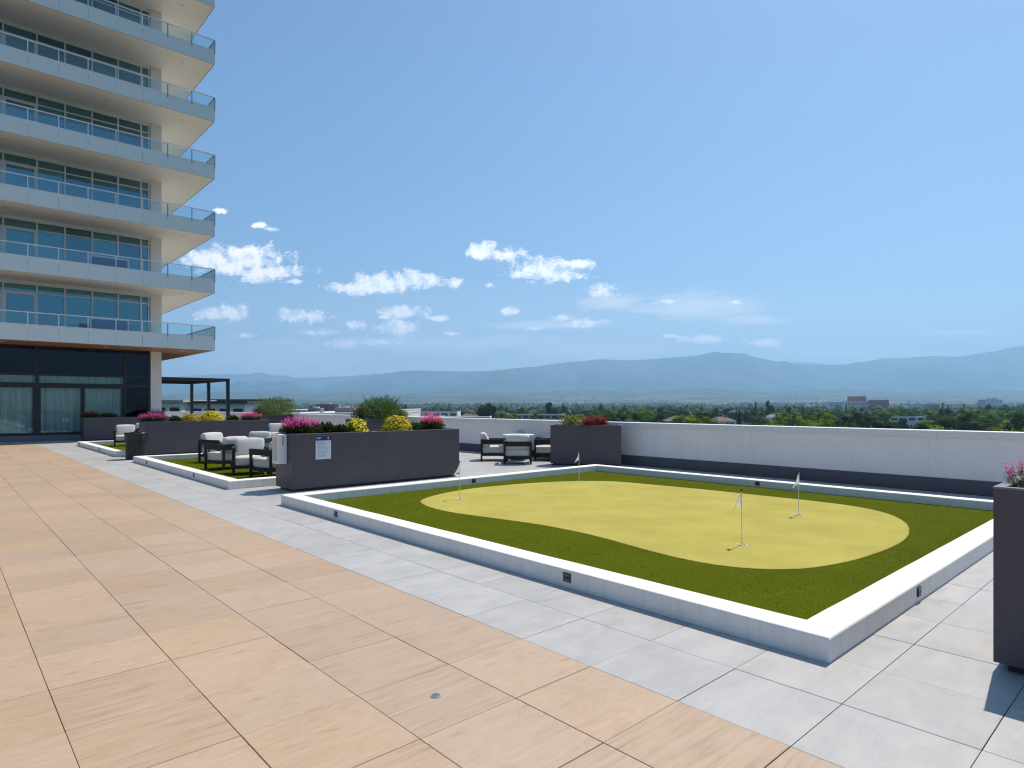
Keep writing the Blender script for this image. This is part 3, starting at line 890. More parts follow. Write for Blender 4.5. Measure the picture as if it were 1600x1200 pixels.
# ------------------------------------------------------------------ plants
def plant(name, x, y, z, rx, ry, h, style, leafm, flowm, label, cat, n=900, fl=260, seed=0, group='flowering plants in the charcoal planters', dens=1.0):
    rr = random.Random(seed + 100)
    g = empty(name, (x, y, z)); lv = MB(); fw = MB()

    def leaf(p, d, l, w, m_=lv):
        d = d.normalized(); s = d.cross(Vector((rr.uniform(-.3, .3), rr.uniform(-.3, .3), 1)))
        if s.length < 1e-3: s = Vector((1, 0, 0))
        s.normalize(); up = s.cross(d)
        m_.add([p, p + d * l * .5 + s * w, p + d * l + up * (-.12 * l), p + d * l * .5 - s * w], [(0, 1, 2), (0, 2, 3)])

    def bloom(p, d, r, k=5):
        d = d.normalized(); s = d.orthogonal().normalized(); t = d.cross(s); a0 = rr.uniform(0, 6.28)
        vs = [p]
        for i in range(k * 2):
            a = a0 + math.pi * i / k; q = r * (1 if i % 2 == 0 else .55)
            vs.append(p + (s * math.cos(a) + t * math.sin(a)) * q + d * r * .25 * (1 if i % 2 == 0 else 0))
        fw.add(vs, [(0, 1 + i, 1 + (i + 1) % (2 * k)) for i in range(2 * k)])
    if style in ('spike', 'salvia'):
        ns_ = int(fl)
        for i in range(ns_):
            a = rr.uniform(0, 6.28); q = math.sqrt(rr.random()); bx, by = rx * q * math.cos(a) * .7, ry * q * math.sin(a) * .7
            hh = h * (1 - .3 * q * q) * rr.uniform(.7, 1.05)
            tip = Vector((bx * 1.45 + rr.uniform(-.02, .02), by * 1.45 + rr.uniform(-.02, .02), hh)); b0 = Vector((bx, by, 0))
            fw_start = 0.45 if style == 'salvia' else 0.5
            lv.tube(b0, b0.lerp(tip, .8), .0022, .0015, 4, cap=False)
            m_ = 26 if style == 'salvia' else 12
            sz = .009 if style == 'salvia' else .017
            for k in range(m_):
                t = fw_start + (1 - fw_start) * k / m_; p = b0.lerp(tip, t)
                aa = rr.uniform(0, 6.28); d = Vector((math.cos(aa), math.sin(aa), .5))
                leaf(p, d, sz * 1.9 * (1.15 - t * .55), sz * .65, fw)
            for k in range(7):
                t = rr.uniform(.05, fw_start + .1); p = b0.lerp(tip, t); aa = rr.uniform(0, 6.28)
                leaf(p, Vector((math.cos(aa), math.sin(aa), .4)), h * .17, h * .03)
        for i in range(n):
            a = rr.uniform(0, 6.28); q = math.sqrt(rr.random()); p = Vector((rx * q * math.cos(a), ry * q * math.sin(a), h * rr.uniform(.02, .5) * (1 - .4 * q)))
            leaf(p, Vector((math.cos(a) * q + rr.uniform(-.5, .5), math.sin(a) * q + rr.uniform(-.5, .5), rr.uniform(.1, 1))), h * .14, h * .03)
    elif style == 'fluffy':
        for i in range(n):
            a = rr.uniform(0, 6.28); ph = math.asin(rr.random()); q = rr.random() ** .45
            d = Vector((math.cos(a) * math.cos(ph), math.sin(a) * math.cos(ph), math.sin(ph)))
            wob = 1 + .22 * noise.noise(Vector((d.x * 2.3, d.y * 2.3, d.z * 2 + seed)))
            p = Vector((d.x * rx * q * wob, d.y * ry * q * wob, d.z * h * q * wob * .88))
            leaf(p, Vector((d.x * .8 + rr.uniform(-.5, .5), d.y * .8 + rr.uniform(-.5, .5), rr.uniform(.4, 1.4))), rr.uniform(.07, .17), rr.uniform(.006, .012))
        for i in range(60):
            a = rr.uniform(0, 6.28); e = Vector((math.cos(a) * rx * .8, math.sin(a) * ry * .8, h * rr.uniform(.6, 1.05))); lv.tube((0, 0, 0), e, .004, .002, 4, cap=False)
    elif style == 'grass':
        for i in range(n):
            a = rr.uniform(0, 6.28); q = rr.random(); b0 = Vector((rx * .35 * q * math.cos(a), ry * .35 * q * math.sin(a), 0))
            out = rr.uniform(.15, 1) ** .8; hh = h * rr.uniform(.6, 1.05) * (1.05 - .4 * out); w = rr.uniform(.003, .006)
            e = Vector((math.cos(a) * rx * out, math.sin(a) * ry * out, 0)); s = Vector((-math.sin(a), math.cos(a), 0)) * w
            pr = []
            for k in range(5):
                t = k / 4; p = b0 + e * (t ** 1.5) + Vector((0, 0, hh * (1 - (1 - t) ** 1.8) - hh * .18 * out * t ** 3)); pr.append(p)
            vs = []
            for k, p in enumerate(pr): vs += [p - s * (1 - k / 4.3), p + s * (1 - k / 4.3)]
            lv.add(vs, [(2 * k, 2 * k + 1, 2 * k + 3, 2 * k + 2) for k in range(4)])
            if rr.random() < .5:
                for k in range(4):
                    leaf(pr[rr.randint(1, 4)], Vector((math.cos(a) + rr.uniform(-.6, .6), math.sin(a) + rr.uniform(-.6, .6), rr.uniform(.2, 1.2))), rr.uniform(.03, .08), .006)
    else:
        lumps = [(rr.uniform(-.55, .55), rr.uniform(-.4, .4), rr.uniform(.7, 1.0), rr.uniform(.45, .75)) for _ in range(7)] + [(0, 0, 1, .9)]
        def surfp():
            lx, ly, lh, ls = rr.choice(lumps)
            a = rr.uniform(0, 6.28); ph = math.asin(rr.random()) if style == 'dome' else math.asin(rr.random() ** .8)
            d = Vector((math.cos(a) * math.cos(ph), math.sin(a) * math.cos(ph), math.sin(ph)))
            q = rr.uniform(.55, 1.0) if style != 'dome' else rr.uniform(.8, 1.0)
            p = Vector((lx * rx * .8 + d.x * rx * ls * q, ly * ry * .8 + d.y * ry * ls * q, d.z * h * lh * q))
            return p, d
        for i in range(n):
            p, d = surfp()
            d2 = d + Vector((rr.uniform(-.7, .7), rr.uniform(-.7, .7), rr.uniform(-.2, .9)))
            l = rr.uniform(.035, .07) if style != 'shrub' else rr.uniform(.04, .10)
            leaf(p - d * .02, d2, l, l * .22)
        for i in range(fl):
            p, d = surfp(); p = p + d * .022
            if style == 'tuft' and p.z < h * .35: continue
            bloom(p, d + Vector((rr.uniform(-.4, .4), rr.uniform(-.4, .4), rr.uniform(.1, .7))), rr.uniform(.016, .028))
        if style == 'tuft':
            for i in range(14):
                p, d = surfp(); q = p + Vector((rr.uniform(-.04, .04), rr.uniform(-.04, .04), rr.uniform(.05, .14)))
                lv.tube(p, q, .002, .0015, 4, cap=False); bloom(q, Vector((rr.uniform(-.6, .6), rr.uniform(-.6, .6), 1)), .027)
    o = lv.build('foliage', leafm, g); o['kind'] = 'stuff'
    if fw.v: o = fw.build('blossoms', flowm, g); o['kind'] = 'stuff'
    tag(g, label, cat, group)
    return g


ZT = 1.0
# long notice planter: left to right
yb = 11.33
plant('pink_flower', 5.03, yb, ZT, .38, .28, .40, 'spike', M_LEAF, M_MAGENTA, 'magenta flower clump at the left end of the notice planter', 'flowers', 700, 260, 1)
plant('green_shrub', 5.54, yb, ZT, .22, .24, .22, 'shrub', M_LEAFDARK, M_PINK, 'dark green bushy plant beside the magenta flowers above the notice', 'shrub', 1500, 0, 2)
plant('green_shrub', 5.87, yb - .02, ZT, .26, .25, .16, 'shrub', M_LEAFDARK, M_PINK, 'low dark green plant just left of the smaller yellow clump', 'shrub', 1300, 0, 3)
plant('yellow_flower', 6.17, yb, ZT, .27, .25, .29, 'dome', M_LEAFPALE, M_YELLOW, 'smaller yellow flower clump in the middle of the notice planter', 'flowers', 700, 800, 4)
plant('yellow_flower', 7.06, yb, ZT, .34, .27, .33, 'dome', M_LEAFPALE, M_YELLOW, 'big rounded yellow flower dome right of the planter seam', 'flowers', 900, 1700, 5)
plant('green_shrub', 7.60, yb + .05, ZT, .25, .2, .17, 'shrub', M_LEAF, M_PINK, 'green plant between the yellow dome and the pink spikes', 'shrub', 1300, 0, 6)
plant('pink_flower', 7.98, yb, ZT, .30, .24, .42, 'spike', M_LEAF, M_PINK, 'pink flower spikes at the right end of the notice planter', 'flowers', 600, 170, 7)
# second long planter
yb = 22.08
plant('pink_flower', 5.0, yb, ZT, .42, .26, .36, 'spike', M_LEAF, M_MAGENTA, 'magenta flower clump above the black litter bin', 'flowers', 700, 280, 11)
plant('green_shrub', 5.62, yb, ZT, .22, .22, .2, 'shrub', M_LEAFDARK, M_PINK, 'low green plant between the magenta clump and the yellow row', 'shrub', 900, 0, 12)
plant('yellow_flower', 6.1, yb, ZT, .33, .26, .27, 'dome', M_LEAF, M_YELLOW, 'left half of the yellow flower row behind the lounge chairs', 'flowers', 600, 1300, 13)
plant('yellow_flower', 6.72, yb, ZT, .42, .26, .36, 'dome', M_LEAF, M_YELLOW, 'taller right half of the yellow flower row behind the lounge chairs', 'flowers', 600, 1800, 14)
plant('green_shrub', 7.38, yb, ZT, .24, .22, .2, 'shrub', M_LEAFDARK, M_PINK, 'dark green plant right of the tall yellow flowers', 'shrub', 900, 0, 15)
plant('pink_flower', 8.0, yb, ZT, .40, .26, .36, 'spike', M_LEAF, M_PINK, 'pink flower clump over the right end of the yellow flower planter', 'flowers', 600, 190, 16)
# farthest long planter
plant('salmon_flower', 5.0, 32.75, ZT - .04, .36, .25, .44, 'spike', M_LEAF, M_SALMON, 'salmon flower clump before the glass doors', 'flowers', 500, 120, 21)
plant('green_shrub', 5.65, 32.75, ZT - .04, .45, .25, .24, 'shrub', M_LEAF, M_PINK, 'green plant right of the salmon clump before the glass doors', 'shrub', 1100, 0, 22)
plant('salmon_flower', 7.55, 32.72, ZT - .04, .42, .25, .5, 'spike', M_LEAF, M_SALMON, 'salmon flower clump beside the white corner column', 'flowers', 600, 120, 23)
plant('green_shrub', 7.05, 32.75, ZT - .04, .25, .22, .2, 'shrub', M_LEAF, M_PINK, 'green plant close to the foot of the white corner column', 'shrub', 700, 0, 24)
# near planter, right edge of the picture
for k, (dx, dy, lb) in enumerate([(.40, -.13, 'pink flower spikes at the far corner of the nearest planter'), (.62, -.75, 'pink flower spikes deeper in the nearest planter'), (.38, -1.2, 'pink flower spikes at the near end of the nearest planter')]):
    plant('salvia', 4.62 + dx, .84 + dy, 1.045, .16, .16, .23, 'salvia', M_LEAFPALE, M_MAGENTA, lb, 'flowers', 160, 24, 31 + k)
# short planter by the parapet
a4 = Vector((math.cos(rot4), math.sin(rot4), 0)); n4 = Vector((-math.sin(rot4), math.cos(rot4), 0)); o4 = Vector((11.72, 11.37, 0))
p = o4 + a4 * .52 + n4 * .25; plant('golden_flower', p.x, p.y, ZT, .42, .3, .33, 'tuft', M_LEAFPALE, M_GOLD, 'golden flowers on thin stems left of the dark red flowers', 'flowers', 1000, 260, 41)
p = o4 + a4 * 1.12 + n4 * .25; plant('dark_red_flower', p.x, p.y, ZT, .50, .28, .33, 'spike', M_RED, M_RED, 'dark red flowers in the short planter by the parapet', 'flowers', 700, 150, 42)
# planter by the distant parapet
plant('bronze_flower', 11.6, 20.95, ZT, .5, .35, .62, 'tuft', M_LEAF, M_GOLD, 'bronze and gold flowers left of the tall shrub by the parapet', 'flowers', 1600, 420, 51)
plant('tall_shrub', 12.45, 20.95, ZT, 1.0, .65, .95, 'fluffy', M_LEAFMID, M_PINK, 'tall loose green shrub beside the bronze flowers', 'shrub', 5200, 0, 52)
plant('green_shrub', 13.0, 20.7, ZT, .5, .3, .42, 'shrub', M_LEAFPALE, M_PINK, 'yellow green plant spilling over the planter end by the parapet', 'shrub', 900, 0, 53)
plant('golden_flower', 11.75, 31.35, ZT, .55, .35, .5, 'tuft', M_LEAF, M_GOLD, 'golden flowers left of the big fluffy pale shrub', 'flowers', 1300, 300, 61)
plant('tall_shrub', 12.6, 31.35, ZT, 1.15, .8, 1.05, 'fluffy', M_LEAFPALE, M_PINK, 'big fluffy pale green shrub in the most distant parapet planter', 'shrub', 5200, 0, 62)


# ------------------------------------------------------------------ lounge chairs
def cushion(w, d, h, puff=0.02, seed=0, rnd=.045):
    """soft block centred on x,y with base z=0"""
    bm = bmesh.new(); bmesh.ops.create_cube(bm, size=1)
    for v in bm.verts: v.co = Vector((v.co.x * w, v.co.y * d, (v.co.z + .5) * h))
    bmesh.ops.bevel(bm, geom=bm.edges[:], offset=rnd, segments=3, profile=.6, affect='EDGES')
    bmesh.ops.subdivide_edges(bm, edges=[e for e in bm.edges if e.calc_length() > .12], cuts=4, use_grid_fill=True)
    for v in bm.verts:
        fx = 1 - min(1, abs(v.co.x) / (w / 2)) ** 2; fy = 1 - min(1, abs(v.co.y) / (d / 2)) ** 2; fz = v.co.z / h
        v.co.z += puff * fx * fy * (1 if fz > .5 else -.3)
        v.co += Vector((0, 1, 0)) * puff * .6 * fx * (1 if v.co.y > 0 else -1) * (1 - abs(fz * 2 - 1) ** 2)
        q = noise.noise_vector(v.co * 7 + Vector((seed * 3.1, 0, 0))) * .008
        v.co += q
    me = bpy.data.meshes.new('cushion'); bm.to_mesh(me); bm.free()
    for p in me.polygons: p.use_smooth = True
    me.materials.append(M_CUSHION); return me


def lounge_chair(loc, face, label, group, proto=None, big=0):
    """chair whose seat opens toward the direction face (2D)"""
    rz = math.atan2(face[1], face[0]) + math.pi / 2      # local -Y is the front
    if proto:
        g = copy_tree(proto); g.location = loc; g.rotation_euler = (0, 0, rz); tag(g, label, 'lounge chair', group); return g
    w, d = .74, .76
    g = empty('lounge_chair', loc, rz)
    t = .05
    for sx in (-1, 1):
        x = sx * (w / 2 - t / 2)
        MB().box(x - t / 2, x + t / 2, -d / 2, -d / 2 + t, 0, .47, 0, .004).build('leg', M_CHAIRFRAME, g)
        MB().box(x - t / 2, x + t / 2, d / 2 - t, d / 2, 0, .47, 0, .004).build('leg', M_CHAIRFRAME, g)
        MB().box(x - t / 2 - .004, x + t / 2 + .004, -d / 2 - .004, d / 2 + .004, .471, .60, 0, .006).build('arm', M_CHAIRFRAME, g)
        MB().box(x - t / 2 + .006, x + t / 2 - .006, -d / 2 + t + .001, d / 2 - t - .001, .14, .20).build('side_rail', M_CHAIRFRAME, g)
    MB().box(-w / 2 + t + .001, w / 2 - t - .001, d / 2 - t, d / 2, .471, .60).build('back_band', M_CHAIRFRAME, g)
    MB().box(-w / 2 + t + .001, w / 2 - t - .001, -d / 2 + .01, -d / 2 + .04, .14, .20).build('front_rail', M_CHAIRFRAME, g)
    MB().box(-w / 2 + t + .001, w / 2 - t - .001, d / 2 - .04, d / 2 - .01, .14, .20).build('back_rail', M_CHAIRFRAME, g)
    mb = MB()
    for k in range(7): mb.box(-w / 2 + t + .002, w / 2 - t - .002, -d / 2 + .06 + k * .095, -d / 2 + .11 + k * .095, .175, .198)
    mb.build('seat_slats', M_CHAIRFRAME, g, kind='stuff')
    o = bpy.data.objects.new('seat_cushion', cushion(w - 2 * t - .01, d - .08, .19, .02, 1)); COL.objects.link(o); o.parent = g; o.location = (0, -.03, .203)
    o = bpy.data.objects.new('back_cushion', cushion(w - 2 * t - .01, .17, .40, .035, 2, .07)); COL.objects.link(o); o.parent = g
    o.location = (0, d / 2 - .21, .385); o.rotation_euler = (-R(24), 0, 0)
    tag(g, label, 'lounge chair', group)
    bpy.context.view_layer.update()
    ALLCH[g.name] = list(g.children)
    return g


def fdir(a, b_):  # combination of rightward (a) and away (b_) directions
    v = Vector((RT[0] * a + FW[0] * b_, RT[1] * a + FW[1] * b_)); return v.normalized()


TZ = 0.03
GL = 'lounge chairs with ecru cushions on the terrace'
c0 = lounge_chair((5.68, 17.95, TZ), fdir(.9, -.42), 'lounge chair on the lawn nearest the litter bin, left of its group', GL)
def chair(u, d, z, face, label): 
    p = at(u, d, z); return lounge_chair(p, face, label, GL, c0)
chair(356, 15.25, TZ, fdir(-.8, .5), 'lounge chair seen from the side, half hidden behind the nearer one on the lawn')
cc = chair(391, 14.15, TZ, fdir(.42, -.9), 'lounge chair facing the camera with rumpled back cushion on the lawn')
chair(430, 13.55, TZ, fdir(-.85, .6), 'lounge chair partly hidden behind the white wall box')
chair(398, 17.6, TZ, fdir(-.1, -1), 'lounge chair at the back of the lawn group, only its back cushion showing')
# farthest lawn
chair(196, 23.6, TZ, fdir(.5, -.8), 'lounge chair on the farthest lawn, half behind the black litter bin')
chair(214, 25.6, TZ, fdir(-.2, -1), 'lounge chair behind another on the farthest lawn before the dark planter')
# group by the parapet
chair(772, 17.9, 0, fdir(1, .05), 'lounge chair left of the round table by the parapet, facing right')
chair(809, 16.9, 0, fdir(.02, 1), 'lounge chair with its back to the camera before the round table')
chair(822, 19.2, 0, fdir(-.05, -1), 'lounge chair behind the round table against the parapet')
chair(856, 17.9, 0, fdir(-1, .05), 'lounge chair right of the round table, cut off by the short planter')
# group seen between the long planters
chair(432, 26.4, 0, fdir(.4, -1), 'distant lounge chair glimpsed left of the far white table')
chair(452, 25.0, 0, fdir(-.3, 1), 'distant lounge chair nearer than the far white table')


def round_table(loc, label, r=.45, h=.72):
    g = empty('round_table', loc)
    n = 40; mb = MB(); vs = []
    for rr_, z in ((r - .012, h - .022), (r, h - .016), (r, h - .005), (r - .006, h)):
        vs += [(rr_ * math.cos(6.2832 * i / n), rr_ * math.sin(6.2832 * i / n), z) for i in range(n)]
    mb.add(vs, [(k * n + i, k * n + (i + 1) % n, (k + 1) * n + (i + 1) % n, (k + 1) * n + i) for k in range(3) for i in range(n)] + [tuple(range(n - 1, -1, -1)), tuple(range(3 * n, 4 * n))])
    mb.build('tabletop', M_TABLETOP, g)
    MB().tube((0, 0, .02), (0, 0, h - .023), .035, .03, 14).build('pedestal', M_CHAIRFRAME, g)
    MB().tube((0, 0, 0), (0, 0, .019), .24, .22, 28).build('base', M_CHAIRFRAME, g)
    tag(g, label, 'table', 'white round tables on the terrace')


round_table(at(810, 17.95), 'white round table among chairs beside the parapet')
round_table(at(441, 27.6), 'distant white round table between the two long planters', .5)
# low side table with tumblers on the lounge lawn
p = at(347, 16.9, TZ)
g = empty('side_table', p, .3)
MB().box(-.25, .25, -.25, .25, .50, .53, 0, .005).build('tabletop', M_CHAIRFRAME, g)
for sx in (-1, 1):
    for sy in (-1, 1):
        MB().box(sx * .22 - .02, sx * .22 + .02, sy * .22 - .02, sy * .22 + .02, 0, .499).build('leg', M_CHAIRFRAME, g)
tag(g, 'small dark side table between the lounge chairs on the lawn', 'side table')
for k, (dx, dy) in enumerate(((.12, -.1), (.02, -.17))):
    mb = MB(); n = 16; vs = []
    for r_, z in ((.036, 0), (.042, .11), (.039, .11), (.033, .008)):
        vs += [(r_ * math.cos(6.2832 * i / n), r_ * math.sin(6.2832 * i / n), z) for i in range(n)]
    mb.add(vs, [(q * n + i, q * n + (i + 1) % n, (q + 1) * n + (i + 1) % n, (q + 1) * n + i) for q in range(3) for i in range(n)] + [tuple(range(n - 1, -1, -1)), tuple(range(3 * n, 4 * n))], 0, True)
    o = mb.build('candle_holder', M_TABLETOP); o.location = (p.x + dx, p.y + dy, TZ + .531)
    tag(o, ['pale candle holder at the right corner of the small side table', 'pale candle holder at the front edge of the small side table'][k], 'candle holder')

# ------------------------------------------------------------------ litter bin
g = empty('litter_bin', (4.28, 20.75, 0))
mb = MB(); n = 32
for i in range(n):       # vertical slats
    a = 6.2832 * i / n; c_, s_ = math.cos(a), math.sin(a); r = .265; w = .021
    p = Vector((c_ * r, s_ * r, 0)); t = Vector((-s_, c_, 0)) * w; o_ = Vector((c_, s_, 0)) * .006
    vs = [p - t - o_, p + t - o_, p + t + o_, p - t + o_]
    vs = [tuple(q + Vector((0, 0, .02))) for q in vs] + [tuple(q + Vector((0, 0, .76))) for q in vs]
    m1 = MB(); m1.add(vs, [(3, 2, 1, 0), (4, 5, 6, 7), (0, 1, 5, 4), (1, 2, 6, 5), (2, 3, 7, 6), (3, 0, 4, 7)])
    m1.build('slat', M_BLACK, g)
mb = MB(); mb.tube((0, 0, .0), (0, 0, .02), .262, .262, 32); mb.build('base_ring', M_BLACK, g)
mb = MB(); vs = []; n = 36
for k, (r, z) in enumerate(((.25, .05), (.252, .5), (.262, .74), (.29, .765), (.30, .74), (.292, .68), (.288, .57))):
    for i in range(n):
        a = 6.2832 * i / n; w = .010 * math.sin(a * 7 + k) + .006 * math.sin(a * 13 + k * 2)
        zz = z + (.03 * math.sin(a * 3 + 1) if k == 6 else .012 * math.sin(a * 5))
        vs.append(((r + w) * math.cos(a), (r + w) * math.sin(a), zz))
mb.add(vs, [(k * n + i, k * n + (i + 1) % n, (k + 1) * n + (i + 1) % n, (k + 1) * n + i) for k in range(6) for i in range(n)], 0, True)
mb.build('bin_liner', M_BINBAG, g)
tag(g, 'black round litter bin with liner folded over its rim', 'litter bin')

# ------------------------------------------------------------------ residential tower
YF, YB, XR, XC = 34.3, 32.0, 9.91, 8.14
TW = empty('residential_tower', (0, YF, 0)); TM = Matrix.Translation((0, -YF, 0))
tag(TW, 'pale high rise with stacked glass balconies above dark glazed ground floor', 'building')
XL = -14.0
def part(mb, name, m, par=None, kind=None): return mb.build(name, m, par or TW, TM, kind)
# ground floor: concrete upstand, columns, glazing
MB().box(XL, 7.66, YF - .02, YF + .25, -.03, .22)
part(MB().box(XL, 7.66, YF - .03, YF + .2, -.03, .215), 'upstand', M_CONCRETE)
part(MB().box(7.67, XC, YF - .06, YF + .5, -.03, 4.13), 'corner_column', M_COLUMN)
part(MB().box(7.6, XC, YF + .501, YF + 12, -.03, 4.13), 'side_wall', M_WHITEPAINT)
part(MB().box(XL, 7.66, YF - .02, YF + .1, 4.09, 4.136), 'head_fascia', M_DARKFRAME)
wall0 = part(MB().box(XL, 7.659, YF + .02, YF + .12, .216, .27), 'curtain_wall', M_DARKFRAME)
ZL = [.27, 2.36, 2.50, 2.86, 2.93, 3.955]
mull = [7.60, 6.60, 3.27, -0.1, -3.4, -6.7, -10.0, -13.4]
for x in mull:
    w = .045 if x == 7.60 else .06
    part(MB().box(x - w, x + w, YF - .005, YF + .125, .2705, 4.089), 'mullion', M_DARKFRAME, wall0)
for a, b_ in zip(mull[1:], mull[:-1]):
    x0, x1 = a + .061, b_ - (.061 if b_ != 7.60 else .046)
    part(MB().box(x0, x1, YF + .0, YF + .12, 2.38, 2.52), 'transom', M_DARKFRAME, wall0)
    part(MB().box(x0, x1, YF + .0, YF + .12, 2.84, 2.93), 'transom', M_DARKFRAME, wall0)
    solid = b_ == 7.60
    part(MB().box(x0, x1, YF + .05, YF + .062, 2.931, 4.088), 'upper_pane', G_DARK, wall0)
    part(MB().box(x0, x1, YF + .05, YF + .062, 2.521, 2.839), 'strip_pane', G_DARK if solid else G_DOOR, wall0)
    if solid:
        part(MB().box(x0, x1, YF + .05, YF + .062, .271, 2.379), 'pane', G_DARK, wall0); continue
    nl = 2
    for k in range(nl):
        a0 = x0 + (x1 - x0) * k / nl + .0; b0 = x0 + (x1 - x0) * (k + 1) / nl
        mbd = MB(); f_ = .075; zt = 2.379
        mbd.box(a0 + .002, a0 + f_, YF + .01, YF + .09, .272, zt); mbd.box(b0 - f_, b0 - .002, YF + .01, YF + .09, .272, zt)
        mbd.box(a0 + f_ + .001, b0 - f_ - .001, YF + .01, YF + .09, .272, .34); mbd.box(a0 + f_ + .001, b0 - f_ - .001, YF + .01, YF + .09, zt - .07, zt - .001)
        part(mbd, 'door_frame', M_DARKFRAME, wall0)
        part(MB().box(a0 + f_ + .001, b0 - f_ - .001, YF + .045, YF + .057, .341, zt - .071), 'door_pane', G_DOOR, wall0)
for o in list(wall0.children): pass
# pleated sheer curtains just inside
for a, b_ in zip(mull[2:], mull[1:-1]):
    mb = MB(); n = int((b_ - a) / .022); vs = []
    rr = random.Random(int(a * 10))
    ph = 0
    for i in range(n + 1):
        x = a + (b_ - a) * i / n; ph += rr.uniform(.35, .85); y = YF + .30 + .085 * math.sin(ph) + .03 * math.sin(ph * .37)
        vs += [(x, y, .23), (x, y, 2.84)]
    mb.add(vs, [(2 * i, 2 * i + 2, 2 * i + 3, 2 * i + 1) for i in range(n)], 0, True)
    part(mb, 'curtain', M_CURTAIN)
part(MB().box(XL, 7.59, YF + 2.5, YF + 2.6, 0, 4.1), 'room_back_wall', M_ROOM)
part(MB().box(XL, 7.59, YF + .2, YF + 2.49, .15, .21), 'room_floor', M_ROOM)

